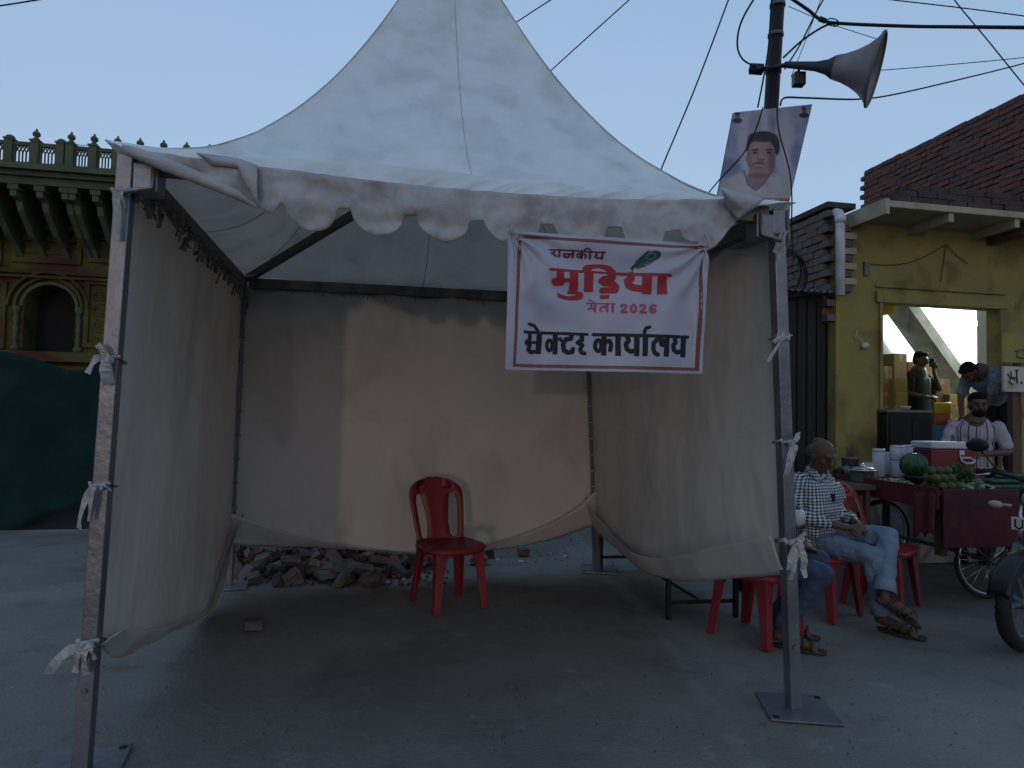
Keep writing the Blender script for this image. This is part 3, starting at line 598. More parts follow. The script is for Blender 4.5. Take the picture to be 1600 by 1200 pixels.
# things on the facade
hw = MB(); hp = SF.pix(1355, 412, -.03)
hw.box((hp.x-.03, -.03, hp.z-.13), (hp.x+.03, -.002, hp.z+.02)); obj('hook_plate', hw, 'steel_dark', shop)
ww = MB(); A_ = SF.pix(1356, 412, -.02); B_ = SF.pix(1478, 382, -.02)
ww.tube([A_+(B_-A_)*k/12 + Vector((0, 0, -.10*math.sin(math.pi*k/12))) for k in range(13)], .004, 5)
E_ = SF.pix(1512, 412, -.02); ww.tube([B_, B_.lerp(E_, .5)-Vector((0, 0, .02)), E_], .004, 5); ww.tube([B_, B_.lerp(SF.pix(1470, 440, -.02), .5), SF.pix(1470, 440, -.02)], .004, 5)
obj('wall_wire', ww, 'wire', shop)
pb = MB(); q = SF.pix(1352, 540, -.04); pb.ell(q, (.05, .03, .035), 10); pb.tube([q+Vector((-.06, 0, .05)), q+Vector((-.12, 0, .09)), q+Vector((-.1, 0, .16))], .006, 6); obj('wall_socket', pb, 'white_plastic', shop)
ac = MB(); q0 = SF.pix(1373, 474, .5); q1 = SF.pix(1400, 490, .5); ac.box((q0.x, .5, q1.z), (q1.x, .9, q0.z)); obj('meter_box', ac, 'cooler_yellow', shop, bev=.02)
# dark shed between tent and shop
xs0 = SF.pix(1180, 500, .15).x
shed = thing('shuttered_shed', 'dark shuttered lean-to with corrugated roof edge between the tent and the yellow shop', 'shed', SF.O, YAW)
zc = SF.pix(1290, 459, .0).z
cr = MB()
def crf(u, v): x = xs0+(xl-.03-xs0)*u; return Vector((x, -.12+.9*v, zc+.012*math.sin(x*2*math.pi/.075)+.09*v))
cr.grid(crf, 120, 2); obj('corrugated_roof', cr, 'steel_dark', shed, solid=.004)
sh = MB(); n = 14; zz0 = .38
for k in range(n):
    x = xs0+(xl-.04-xs0)*k/n; wv = (xl-.04-xs0)/n; s1 = MB(); s1.box((x+.004, .10+(k % 2)*.015, zz0), (x+wv-.004, .16, zc-.05)); obj('shutter_slat', s1, 'shutter', shed)
pl = MB(); pl.box((xs0, .0, 0), (xl-.03, .5, zz0-.01)); obj('plinth', pl, 'cement', shed, bev=.01)
coil = MB(); cc = SF.pix(1238, 432, -.1)
for q in range(7): coil.tube([cc + Vector((.16*math.cos(a)+.03*math.sin(q), .01*q, .22*math.sin(a)+.015*q)) for a in [k*math.pi/12 for k in range(25)]], .007, 6, cap=False)
setp(obj('cable_coil', coil, 'wire', loc=SF.O, yaw=YAW), 'black cable coiled and hung on the brick side wall right of the tent', 'cable')

# ------------------------------------------------------------------ tent
FLb, FRb, BLb, BRb = G(128, 1203), G(1240, 1108), G(357, 915), G(932, 890)
HE = 2.38
FLt, FRt, BLt, BRt = G(200, 236, HE), G(1212, 322, HE), G(380, 432, HE), G(918, 460, HE)
TC = (FLt+FRt+BLt+BRt)/4; TC.z = HE
tent = thing('canopy_tent', 'white high-peaked square canvas tent on four steel legs with scalloped edge and tied side curtains', 'tent', (TC.x, TC.y, 0), YAW)
def T(name, mb, m, parent=tent, **kw): return obj(name, mb, m, parent, world=True, **kw)
PW = .058
legs = {}
for nme, b, t_ in (('FL', FLb, FLt), ('FR', FRb, FRt), ('BL', BLb, BLt), ('BR', BRb, BRt)):
    lg = MB(); lg.bar(b+EZ*.01, t_-EZ*.02, PW, PW, up=EY); L_ = T('leg', lg, 'galv', bev=.004); legs[nme] = (b, t_, L_)
    pm = MB(); c = b + (EX*(.02 if 'R' in nme else -.02)); h = .16; rot = R(18 if 'R' in nme else -6)
    mm = Matrix.Translation(c) @ Matrix.Rotation(YAW-rot, 4, 'Z'); pm.box((-h, -h, .001), (h, h, .009), mm)
    bp = T('base_plate', pm, 'galv', L_, bev=.001)
    bo = MB()
    for sx, sy in ((-1, -1), (1, 1)): bo.lathe([(.016, .0), (.016, .006)], 10, mm @ Matrix.Translation((sx*.13, sy*.13, .006)))
    T('bolt', bo, 'black', L_)
    bt = MB(); q = b.lerp(t_, .13); bt.lathe([(.011, 0), (.011, .01)], 8, Matrix.Translation(q-EY*(PW/2+.001)) @ Matrix.Rotation(R(90), 4, 'X')); T('pin', bt, 'steel_dark', L_)
def beam(a, b, z=-.05, ww=.06, hh=.075, name='eave_beam'):
    m = MB(); d = (b-a).normalized(); m.bar(a+d*.05+EZ*z, b-d*.05+EZ*z, ww, hh); return T(name, m, 'beam_wrap', bev=.004)
beam(FLt, FRt); beam(FLt, BLt); beam(BLt, BRt); beam(FRt, BRt)
PEAK = TC + EZ*2.1
for t_ in (FLt, FRt, BLt, BRt): m = MB(); m.bar(t_.lerp(TC, .03)-EZ*.02, TC+EZ*.56, .045, .05); T('rafter', m, 'steel_dark')
m = MB(); m.tube([TC+EZ*.50, PEAK-EZ*.05], .03, 10); T('centre_mast', m, 'galv')
# canopy: concave pagoda
prof = [(k/40*1.045, 2.385 + 2.12*(1-k/40)**1.9 + .03*(1-k/40)) for k in range(41)]
cor = [FLt, FRt, BRt, BLt]
ECX = 1.045
def roofpt(side, t, r):
    A, B = cor[side], cor[(side+1) % 4]
    E = A.lerp(B, t); xy = TC + (E-TC)*(r*ECX); z = sm(r*ECX, prof)
    sag = math.sin(math.pi*t)
    z -= .045*sag*math.sin(math.pi*min(1, r))*1.0
    z += .016*nz(xy.x*2.3, xy.y*2.3, side*3.1)*r + .012*nz(xy.x*6, xy.y*6, z*3)*r*r + .007*abs(nz(t*14, r*3, side))*r + .006*math.sin(t*40+r*3)*max(0, r-.7)
    return Vector((xy.x, xy.y, z))
m = MB()
for s_ in range(4): m.grid(lambda u, v, s_=s_: roofpt(s_, u, .012+.988*(1-v)), 72, 72)
roof = T('canopy_roof', m, 'canvas', fixn=False, mods=[('WELD', {'merge_threshold': .002})])
m = MB(); m.lathe([(.06, 0), (.05, .05), (.012, .10), (.004, .22)], 10, Matrix.Translation(TC+EZ*2.12)); T('finial', m, 'galv')
m = MB()
for s_ in range(4): m.tube([roofpt(s_, 0, r/30)+EZ*.001 for r in range(1, 31)], .0035, 5)
for tt in (.5,):
    for s_ in range(4): m.tube([roofpt(s_, tt, r/30)-EZ*.001 for r in range(1, 31)], .003, 4)
T('roof_seam', m, 'seam', roof)
# valance: front edge traced on the plane of the front eave
FN = (FRt-FLt).cross(EZ).normalized()
FP = FLt + FN*.09 if FN.y < 0 else FLt - FN*.09
if FN.y > 0: FN = -FN
crease = [(196, 234), (260, 240), (340, 252), (470, 268), (600, 284), (750, 298), (900, 308), (1000, 312), (1120, 312), (1200, 320)]
notch = [435, 538, 641, 745, 855, 958, 1050]; ny = [320, 329, 338, 346, 351, 358, 362]
def vbot(x):
    if x < 402: return interp(x, [(196, 240), (260, 262), (330, 290), (402, 322)])
    if x < 435: return 322 + 14*math.sin((x-402)/33*math.pi*.5)*(1-.6*max(0, (x-425)/10))
    if x < 1058:
        for i, n_ in enumerate(notch):
            if abs(x-n_) < 11: return ny[i] if n_ > 435 else 322
        for i in range(len(notch)-1):
            if notch[i] < x < notch[i+1]:
                a, b = notch[i]+11, notch[i+1]-11; t_ = (x-a)/(b-a); base = ny[i]+(ny[i+1]-ny[i])*t_
                return base + 34*(max(0, 1-(2*t_-1)**2))**.5
    return interp(x, [(1058, 362), (1066, 374), (1085, 386), (1106, 391), (1120, 384), (1133, 368), (1153, 343), (1178, 325), (1200, 321)])
m = MB(); NX = 500
def valf(u, v):
    x = 196+1004*u; y0 = sm(x, crease); y1 = vbot(x); y = y0+(y1-y0)*v
    P = onp(x, y, FP, FN)
    k = math.sin(u*math.pi)**.4
    return P + FN*(.025*nz(x*.012, y*.03, 0)*2*v + .02*v*math.sin(x*.06) + .012*nz(x*.04, y*.05, 5) + .004*nz(x*.12, y*.12, 9) - .0*k)
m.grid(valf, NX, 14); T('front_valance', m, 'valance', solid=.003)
m = MB()                                         # strip joining the roof to the valance crease
def joinf(u, v):
    a = roofpt(0, u, 1.0); x = 196+1004*u; b = onp(x, sm(x, crease), FP, FN) + FN*(.012*nz(x*.04, sm(x, crease)*.05, 5)+.004*nz(x*.12, sm(x, crease)*.12, 9))
    c = a.lerp(b, v); c.z += .008*math.sin(math.pi*v)*(0.7+.5*nz(x*.02, 0, 4)); return c
m.grid(joinf, 200, 6); T('roof_hem', m, 'canvas')
def sideval(A, B, n_out, nsc=9, h=.17, dep=.06):
    m = MB(); L_ = (B-A).length
    def f(u, v):
        p = A.lerp(B, u) + n_out*.075 + EZ*.02; ph = (u*nsc) % 1; d = h+dep*max(0, 1-(2*ph-1)**2)**.5
        return p - EZ*(d*v) + n_out*(.02*v*math.sin(u*37)+.01*nz(u*12, v, 2))
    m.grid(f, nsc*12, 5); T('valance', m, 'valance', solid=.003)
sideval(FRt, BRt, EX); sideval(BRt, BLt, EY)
def flap(pts, bulge, name='turned_corner', n=10, pull=.0):     # a folded piece of cloth through 4 corner points
    a, b, c, d = pts; m = MB()
    def f(u, v):
        p = a.lerp(b, u).lerp(d.lerp(c, u), v); return p + FN*(bulge*math.sin(math.pi*u)*math.sin(math.pi*v)*1.0 + pull*v)
    m.grid(f, n, n); T(name, m, 'valance', solid=.003)
q = lambda x, y, o=0.: onp(x, y, FP+FN*o, FN)
# left: valance thrown up over the roof edge
def lf(u, v):
    top = [(308, 239), (340, 243), (370, 247), (402, 258)]; bot = [(308, 240), (332, 258), (372, 263), (402, 322)]
    i = min(2, int(u*3)); t_ = u*3-i
    a = Vector((*top[i], 0)).lerp(Vector((*top[i+1], 0)), t_); b = Vector((*bot[i], 0)).lerp(Vector((*bot[i+1], 0)), t_)
    p = a.lerp(b, v); return q(p.x, p.y, .012+.016*math.sin(math.pi*v)+.008*u)
m = MB(); m.grid(lf, 18, 8); T('turned_scallop', m, 'valance', solid=.003)
# rolled front-left edge of canvas
m = MB(); rl = [(192, 233), (215, 240), (260, 258), (320, 282), (370, 304), (402, 324)]
m.tube([q(x, y, .015) for x, y in rl], [.018, .022, .026, .024, .018, .006], 10); T('rolled_edge', m, 'valance')
m = MB()
def rfp(u, v):                                   # right corner flap: wide upper edge, curled lower edge
    A_ = [(1127, 293), (1160, 302), (1194, 312)]; B_ = [(1129, 300), (1135, 322), (1153, 343)]
    i = min(1, int(u*2)); t_ = u*2-i
    a = Vector((*A_[i], 0)).lerp(Vector((*A_[i+1], 0)), t_); b = Vector((*B_[i], 0)).lerp(Vector((*B_[i+1], 0)), t_)
    p = a.lerp(b, v); return q(p.x, p.y, .03+.05*math.sin(math.pi*v)*math.sin(math.pi*(.2+.8*u)))
m.grid(rfp, 12, 10); T('turned_corner', m, 'valance', solid=.003)
# side curtains
def curtain(name, A, B, zt, bottom, fold, bul, inward, inner_fold=True, seed=0, folds=6, amp=.02):
    # A,B = world legs ((base, top) pairs); zt(u) top height; bottom(u), fold(u) heights
    (Ab, At), (Bb, Bt) = A, B
    def at(u, z):
        a = Ab.lerp(At, z/HE); b = Bb.lerp(Bt, z/HE); return a.lerp(b, u)
    def disp(u, z):
        e = math.sin(math.pi*min(1, max(0, u)))
        return inward*(bul*e*(.4+.6*math.sin(math.pi*max(0, min(1, 1-z/HE)))) + amp*.5*e**.5*math.sin(u*folds*2*math.pi+2*nz(u*2, z*.8, seed)) + .016*nz(u*3.5, z*1.3, seed+2)*e + .006*nz(u*11, z*3, seed+4) + .004*nz(u*40, z*9, seed) + .013*e*math.exp(-(HE-z)*2.2)*math.sin(u*46+3*nz(u*3, z*2, seed)) + .020*nz(u*5+z*2.2, u*2-z*1.5, seed+9)*e*(abs(nz(u*2, z, seed+5))*2) - .005*math.exp(-((z-1.27-.03*u)/.012)**2) + .005*math.exp(-((z-1.86)/.012)**2))
    m = MB()
    def f(u, v):
        z1, z0_ = zt(u), bottom(u); z = z0_+(z1-z0_)*v; return at(u, z)+disp(u, z)
    m.grid(f, 150, 130); c = T(name, m, 'curtain', solid=.002)
    m = MB()
    def g2(u, v):
        z1, z0_ = fold(u), bottom(u)-.004; z = z0_+(z1-z0_)*v; th = .085*v**.8+.006+.012*nz(u*9, v*2, seed+7)*(v > 0)
        return at(u, z)+disp(u, z)+inward*th
    m.grid(g2, 120, 8); T('hem_fold', m, 'curtain', c, solid=.002)
    return c, at, disp
def tab_on(pts, A, B):
    P0 = A[0]; nrm = (B[0]-A[0]).cross(A[1]-A[0]).normalized(); out = []
    for x, y in pts:
        P = onp(x, y, P0, nrm); z = P.z; a = A[0].lerp(A[1], z/HE); b = B[0].lerp(B[1], z/HE); d = b-a
        out.append(((P-a).dot(d)/d.dot(d), z))
    return out
Lg = {k: (v[0], v[1]) for k, v in legs.items()}
def topz(seed, base=HE-.10, n=7, dd=.05, lo=.0):
    return lambda u: base - dd*abs(math.sin(u*math.pi*n)) - .02*abs(nz(u*9, seed, 0)) - lo*u
# back
Ab = (Lg['BL'][0], Lg['BL'][1]); Bb = (Lg['BR'][0], Lg['BR'][1])
bb = tab_on([(350, 850), (440, 853), (500, 854), (580, 858), (650, 863), (760, 858), (850, 843), (918, 822)], Ab, Bb)
bf = tab_on([(360, 797), (450, 828), (550, 850), (650, 860), (760, 846), (850, 815), (900, 785), (920, 764)], Ab, Bb)
bc, at_b, db = curtain('back_curtain', Ab, Bb, topz(1, base=HE-.08, n=5, dd=.02), lambda u: sm(u, bb), lambda u: max(sm(u, bf), sm(u, bb)+.012), .05, -EY, seed=3, folds=3, amp=.008)
# left
Al = Lg['FL']; Bl = Lg['BL']
lb = tab_on([(150, 1003), (176, 1027), (235, 1003), (318, 957), (330, 925), (345, 885), (357, 848), (368, 805)], Al, Bl)
lf_ = tab_on([(150, 985), (190, 986), (240, 978), (300, 958), (318, 945), (335, 880), (352, 830), (366, 795)], Al, Bl)
lc, at_l, dl = curtain('left_curtain', Al, Bl, topz(2, base=HE-.07, n=9, dd=.02), lambda u: sm(u, lb), lambda u: max(sm(u, lf_), sm(u, lb)+.015), .0, EX, seed=11, folds=4, amp=.014)
# right
Ar = Lg['BR']; Br = Lg['FR']
rb_ = tab_on([(925, 822), (960, 852), (1000, 886), (1040, 902), (1080, 908), (1150, 902), (1222, 897)], Ar, Br)
rf_ = tab_on([(925, 768), (950, 806), (1000, 856), (1050, 872), (1100, 864), (1150, 850), (1220, 836)], Ar, Br)
rc, at_r, dr = curtain('right_curtain', Ar, Br, topz(3, n=6, dd=.04), lambda u: sm(u, rb_), lambda u: max(sm(u, rf_), sm(u, rb_)+.015), .03, -EX, seed=23, folds=3, amp=.02)
# grimy knotted webbing along the left beam and loops along the corners
m = MB(); r4 = random.Random(3)
for k in range(150):
    u = r4.random(); p = at_l(u, HE-.07-r4.random()*.10)+EX*(.03+.03*r4.random()); q1 = p + (Bl[1]-Al[1]).normalized()*r4.uniform(-.06, .06) - EZ*r4.uniform(.0, .08) + EX*r4.uniform(-.02, .03)
    m.bar(p, q1, r4.uniform(.008, .022), .004)
setp(T('knotted_webbing', m, 'grime'), kind='stuff')
m = MB()
for k in range(40):
    u = r4.random(); p = at_b(u, HE-.06)-EY*.035; m.bar(p, p+EX*r4.uniform(-.03, .03)-EZ*r4.uniform(.03, .09), r4.uniform(.006, .014), .004)
setp(T('knotted_webbing', m, 'grime'), kind='stuff')
for lg, side, n_ in (('BL', EX, 9), ('BR', -EX, 12)):
    b, t_ = Lg[lg]
    for k in range(n_):
        p = b.lerp(t_, .26+.7*k/n_); m = MB(); m.tube([p+side*.045-EY*.03, p-EY*.05+EZ*.005, p-side*.045-EY*.03], .006, 6); T('lacing', m, 'grime' if lg == 'BL' else 'seam')
# corner brackets under the eave at the front
for lg, side in (('FL', 1), ('FR', -1)):
    t_ = Lg[lg][1]; m = MB(); o_ = t_ + EX*side*.085 - EZ*.115 - EY*.01; mm = Matrix.Translation(o_) @ Matrix.Rotation(YAW, 4, 'Z')
    m.box((-.045, -.05, -.055), (.045, .05, .055), mm); br_ = T('corner_bracket', m, 'galv', bev=.006)
    m = MB(); m.tube([o_+EX*side*.03-EY*.055+EZ*.05, o_+EX*side*.03-EY*.06-EZ*.045, o_-EX*side*.05-EY*.06-EZ*.06, o_-EX*side*.085-EY*.045-EZ*.07], .010, 8); T('clamp_handle', m, 'galv', br_)
# cloth ties round the legs
def strip(pts, w, up):                      # ribbon through points
    m = MB(); vs = []
    for i, p in enumerate(pts):
        d = (pts[min(i+1, len(pts)-1)]-pts[max(i-1, 0)]).normalized(); s = d.cross(up).normalized(); ww = w*.8*(1-.25*abs(i/(len(pts)-1)-.4)); tw = Matrix.Rotation(.7*math.sin(i*.9+w*90), 3, d); vs += [p-(tw @ s)*ww/2, p+(tw @ s)*ww/2]
    m.add(vs, [(2*i, 2*i+1, 2*i+3, 2*i+2) for i in range(len(pts)-1)], False); return m
def tie(lg, py, tails, big=1.0, s=0):
    b, t_ = Lg[lg]; rr = random.Random(s)
    px = None; best = min((abs(((b.lerp(t_, k/400)-C0).dot(_u)/((b.lerp(t_, k/400)-C0).dot(_f)))*FPX-(600-py)), k) for k in range(401))[1]
    c = b.lerp(t_, best/400); h = PW/2+.006; root = None
    m = MB(); ring = [c + EX*(h*sx) + EY*(h*sy) + EZ*(.012*math.sin(i*2)) for i, (sx, sy) in enumerate(((-1, -1), (1, -1), (1, 1), (-1, 1), (-1, -1)))]
    m.tube(ring, .006*big, 6); root = T('cloth_tie', m, 'valance')
    kn = c - EY*(h+.015) + EX*.0; m = MB(); m.ell(kn, (.016*big, .010*big, .011*big), 10); m.ell(kn+EX*.010*big-EZ*.006, (.010*big, .009*big, .012*big), 8); T('knot', m, 'valance', root)
    for (dx, L_, w_) in tails:
        pts = [kn + EX*(dx*t2) - EZ*(L_*t2**1.4 - .02*math.sin(t2*3)) - EY*(.012+.02*math.sin(t2*2.6+rr.random())) for t2 in [i/7 for i in range(8)]]
        T('tie_tail', strip(pts, w_, EY), 'valance', root, solid=.0015)
tie('FL', 305, [(.0, .19, .035), (.02, .07, .03)], 1.0, 1)
tie('FL', 562, [(-.06, .06, .035), (.01, .10, .06), (-.03, -.05, .03)], 1.3, 2)
tie('FL', 757, [(-.055, .16, .03), (-.02, .13, .02), (.05, .02, .01)], 1.0, 3)
tie('FL', 1002, [(-.03, .10, .035), (.01, .11, .04), (-.12, .10, .05), (.04, .05, .03)], 1.6, 4)
tie('FR', 368, [(-.05, .10, .03), (-.03, .13, .022)], 1.0, 5)
tie('FR', 528, [(-.07, .03, .03), (-.1, .12, .02)], .9, 6)
tie('FR', 690, [(-.03, .15, .035), (-.01, .11, .05), (.04, -.04, .03)], 1.1, 7)
tie('FR', 845, [(.05, .16, .04), (-.04, .12, .04), (.02, .08, .05), (.05, -.05, .04), (-.02, .17, .03)], 1.8, 8)
tie('BL', 795, [(.01, .08, .02), (-.03, .05, .02)], 1.0, 9); tie('BR', 765, [(.0, .08, .02)], 1.0, 10)

# ------------------------------------------------------------------ banner hung on the front edge
BP = FP + FN*.07
bann = thing('cloth_banner', 'white printed banner with Hindi lettering, red border and peacock feather hung from the tent front', 'banner', (onp(945, 470, BP, FN)), YAW)
bc_ = [Vector(p) for p in ((794, 361), (1105, 380), (1098, 584), (789, 577))]
def bd(x, y):
    u = (x-790)/312; v = (y-365)/215
    d = .014*math.sin(u*7.5+v*3.2)*(.3+v) +   .011*nz(u*3, v*3, 4) + .004*nz(u*9, v*7, 2) + .008*math.exp(-((x-1094)/5)**2)*3*v
    for (cx_, cy_) in ((797, 364), (1102, 384)):     # gathers pulled from the corners
        an = math.atan2(y-cy_, x-cx_); rr = math.hypot(x-cx_, y-cy_); d += .012*math.sin(an*13+.8*math.sin(rr*.05))*math.exp(-rr/120)
    return d
def bpt(x, y, off=0.): return onp(x, y, BP, FN) + FN*(bd(x, y)+off)
def uvpx(u, v):
    a = bc_[0].lerp(bc_[1], u); b = bc_[3].lerp(bc_[2], u); return a.lerp(b, v)
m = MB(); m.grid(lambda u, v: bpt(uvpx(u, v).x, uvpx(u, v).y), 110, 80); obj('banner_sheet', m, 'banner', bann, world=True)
# rasterise strokes and polygons, then lay the print as thin strips on the cloth
RS = 3.0; X0_, Y0_ = 785, 355; WW, HH = int(325*RS), int(235*RS)
yy, xx = np.mgrid[0:HH, 0:WW]; gx = X0_ + (xx+.5)/RS; gy = Y0_ + (yy+.5)/RS
def fillpoly(mask, P):
    ins = np.zeros_like(mask); n = len(P)
    for i in range(n):
        (x0, y0), (x1, y1) = P[i], P[(i+1) % n]
        if y0 == y1: continue
        c = ((gy >= min(y0, y1)) & (gy < max(y0, y1))) & (gx < x0+(gy-y0)*(x1-x0)/(y1-y0)); ins ^= c
    mask |= ins
def stroke(mask, P, wd):
    for (x0, y0), (x1, y1) in zip(P, P[1:]):
        dx, dy = x1-x0, y1-y0; l2 = dx*dx+dy*dy or 1e-6
        t_ = np.clip(((gx-x0)*dx+(gy-y0)*dy)/l2, 0, 1); mask |= ((gx-x0-t_*dx)**2+(gy-y0-t_*dy)**2) < (wd/2)**2
def A(P): return [(840+x/6.154, 370+y/6.154) for x, y in P]
def B(P): return [(800+x/5.333, 490+y/5.333) for x, y in P]
def Z(P): return [(780+x/4.615, 340+y/4.615) for x, y in P]
def ellp(cx_, cy_, rx, ry, n=22, rot=0): return [(cx_+rx*math.cos(a)*math.cos(rot)-ry*math.sin(a)*math.sin(rot), cy_+rx*math.cos(a)*math.sin(rot)+ry*math.sin(a)*math.cos(rot)) for a in (2*math.pi*k/n for k in range(n+1))]
def word(name, mname, F, sc, strokes=(), polys=(), off=.0015, holes=()):
    mask = np.zeros((HH, WW), bool)
    for P, wd in strokes: stroke(mask, F(P), wd*(1.14 if wd > 10 else 1)/sc)
    for P in polys: fillpoly(mask, F(P))
    for P in holes:
        hm = np.zeros_like(mask); fillpoly(hm, F(P)); mask &= ~hm
    m = MB()
    rows = np.nonzero(mask.any(axis=1))[0]; runs = {}
    active = {}
    def emit(a, b, y0, y1):
        n = max(1, int((b-a)/(RS*4)));
        for k in range(n):
            xa_, xb_ = a+(b-a)*k/n, a+(b-a)*(k+1)/n
            m.add([bpt(X0_+xa_/RS, Y0_+y0/RS, off), bpt(X0_+xb_/RS, Y0_+y0/RS, off), bpt(X0_+xb_/RS, Y0_+y1/RS, off), bpt(X0_+xa_/RS, Y0_+y1/RS, off)], [(0, 1, 2, 3)])
    for y in range(rows[0], rows[-1]+2):
        cur = set()
        if y <= rows[-1]:
            d = np.diff(np.concatenate(([0], mask[y].astype(np.int8), [0]))); cur = set(zip(np.nonzero(d == 1)[0].tolist(), np.nonzero(d == -1)[0].tolist()))
        for k_ in list(active):
            if k_ not in cur or y-active[k_] > 12:
                emit(k_[0], k_[1], active[k_], y); del active[k_]
        for k_ in cur: active.setdefault(k_, y)
    return obj(name, m, mname, bann, world=True)
bo_ = [[(98, 1075), (98+22, 1075-22), (135+22, 125+22), (135, 125)], [(135, 125), (157, 147), (1443, 231), (1465, 210)], [(1465, 210), (1443, 231), (1413, 1083), (1435, 1105)], [(98, 1075), (120, 1053), (1413, 1083), (1435, 1105)]]
word('printed_border', 'border', Z, 4.615, polys=bo_)
word('lettering', 'txt_maroon', A, 6.154, [([(116, 124), (650, 152)], 13),
    ([(160, 128), (160, 150), (134, 160)], 18), ([(138, 158), (160, 176), (178, 186)], 20), ([(210, 128), (208, 190)], 22),
    ([(340, 135), (338, 196)], 22), ([(262, 166), (335, 168)], 15), ([(300, 168), (304, 186), (282, 198), (252, 188)], 19), ([(250, 168), (262, 168)], 18),
    ([(428, 140), (426, 200)], 22), (ellp(398, 178, 17, 17), 14), ([(430, 168), (458, 166), (470, 182), (462, 200)], 16),
    ([(508, 145), (505, 204)], 22), ([(510, 145), (505, 122), (478, 114), (452, 122), (450, 142)], 13),
    ([(628, 150), (622, 208)], 22), ([(566, 154), (572, 172), (556, 186), (576, 203), (618, 200)], 18)])
word('lettering', 'txt_red', A, 6.154, [([(115, 320), (440, 332)], 22), ([(440, 328), (790, 352)], 18), ([(785, 352), (1272, 374)], 26),
    ([(735, 355), (735, 385), (645, 402), (622, 420), (648, 438), (740, 448), (765, 478), (755, 510), (632, 512)], 54),
    ([(905, 365), (905, 402), (872, 425), (884, 465), (925, 490), (1000, 502)], 60)],
    [[(178, 325), (252, 325), (252, 400), (308, 400), (308, 325), (395, 330), (392, 535), (305, 535), (306, 435), (262, 440), (240, 470), (160, 474), (130, 450), (132, 412), (150, 400), (178, 398)],
     [(192, 532), (240, 556), (300, 568), (360, 562), (380, 550), (292, 548), (290, 522), (395, 522), (435, 530), (448, 560), (440, 590), (400, 606), (310, 608), (230, 592), (192, 578)],
     [(452, 330), (545, 330), (540, 528), (450, 526)],
     [(438, 322), (440, 290), (465, 268), (530, 260), (640, 262), (710, 280), (755, 320), (775, 370), (690, 370), (675, 330), (640, 308), (580, 298), (532, 304), (518, 334), (438, 334)],
     [(607, 553), (695, 555), (693, 594), (605, 592)], [(1003, 365), (1095, 368), (1092, 555), (1000, 552)], [(1150, 368), (1240, 370), (1238, 556), (1145, 555)]])
word('lettering', 'txt_pink', A, 6.154, [([(484, 634), (742, 646)], 12), ([(526, 640), (524, 682), (498, 690)], 19), ([(520, 688), (556, 690)], 14), ([(558, 638), (556, 714)], 22), ([(560, 634), (524, 610), (500, 606)], 11),
    ([(670, 642), (668, 716)], 22), ([(665, 676), (642, 666), (615, 676), (604, 698), (616, 716)], 16), ([(640, 668), (645, 690)], 13), ([(722, 644), (720, 718)], 22),
    ([(802, 670), (808, 657), (840, 657), (846, 674), (836, 692), (802, 718), (802, 726), (852, 728)], 20), (ellp(915, 692, 23, 34), 21),
    ([(982, 672), (990, 659), (1022, 659), (1028, 676), (1018, 694), (984, 720), (984, 728), (1034, 730)], 20),
    ([(1130, 666), (1100, 659), (1080, 678), (1078, 708), (1090, 728), (1115, 728), (1126, 712), (1116, 696), (1084, 700)], 20)])
word('lettering', 'txt_black', B, 5.333, [([(108, 153), (632, 171)], 22), ([(152, 165), (150, 212), (120, 240)], 30), ([(122, 244), (152, 262), (138, 300), (160, 320), (184, 316)], 30), ([(150, 238), (215, 240)], 20), ([(228, 155), (190, 100), (146, 86)], 24),
    (ellp(318, 262, 22, 44), 26), ([(384, 215), (410, 205), (412, 225)], 20),
    ([(500, 178), (498, 205), (450, 215), (430, 255), (436, 305), (470, 324), (506, 318), (512, 295)], 34),
    ([(588, 178), (588, 220), (554, 240)], 34), ([(556, 244), (592, 262), (572, 296), (582, 322), (608, 332)], 30),
    ([(682, 174), (1464, 196)], 24), (ellp(722, 266, 26, 46), 30), ([(785, 238), (812, 226), (826, 260), (816, 306)], 30),
    ([(958, 198), (966, 228), (944, 255), (950, 298), (978, 318), (1015, 312)], 34), ([(1100, 198), (1096, 152), (1112, 122), (1140, 114)], 25),
    ([(1258, 255), (1236, 218), (1198, 218), (1170, 246), (1164, 300), (1178, 332), (1202, 344)], 32), ([(1222, 240), (1230, 266), (1256, 272)], 20),
    ([(1350, 206), (1358, 240), (1336, 265), (1342, 305), (1368, 324), (1405, 316)], 34)],
    [[(210, 160), (258, 160), (248, 335), (200, 333)], [(345, 170), (388, 172), (384, 340), (342, 338)], [(748, 180), (792, 180), (785, 350), (742, 348)], [(860, 185), (905, 187), (900, 355), (855, 353)],
     [(1010, 195), (1055, 195), (1048, 358), (1005, 356)], [(1080, 195), (1125, 195), (1115, 358), (1072, 356)], [(1260, 200), (1305, 200), (1297, 362), (1252, 360)], [(1405, 205), (1452, 205), (1445, 366), (1400, 364)]])
r5 = random.Random(9); fs = [([(922, 332), (925, 285), (965, 255), (1030, 215), (1090, 190)], 9), ([(915, 300), (945, 268)], 26)]
for k in range(46):
    t_ = k/46; bx_ = 930+t_*110; by_ = 290-t_*72; sg = 1 if k % 2 else -1
    L_ = 60+40*t_; fs.append(([(bx_, by_), (bx_+L_*(.30 if sg < 0 else .75), by_+(-L_*.95 if sg < 0 else L_*.28)+r5.uniform(-6, 6))], 4.5))
for k in range(40):
    a = -2.3+k*.105; fs.append(([(1085, 190), (1085+97*math.cos(a), 190+52*math.sin(a)-18*math.cos(a))], 5))
word('printed_feather', 'feather', A, 6.154, fs, [ellp(1090, 188, 72, 42, rot=-.25)], off=.0014)
word('feather_eye', 'feather2', A, 6.154, [(ellp(1085, 190, 46, 26, rot=-.25), 8)], [], off=.002)
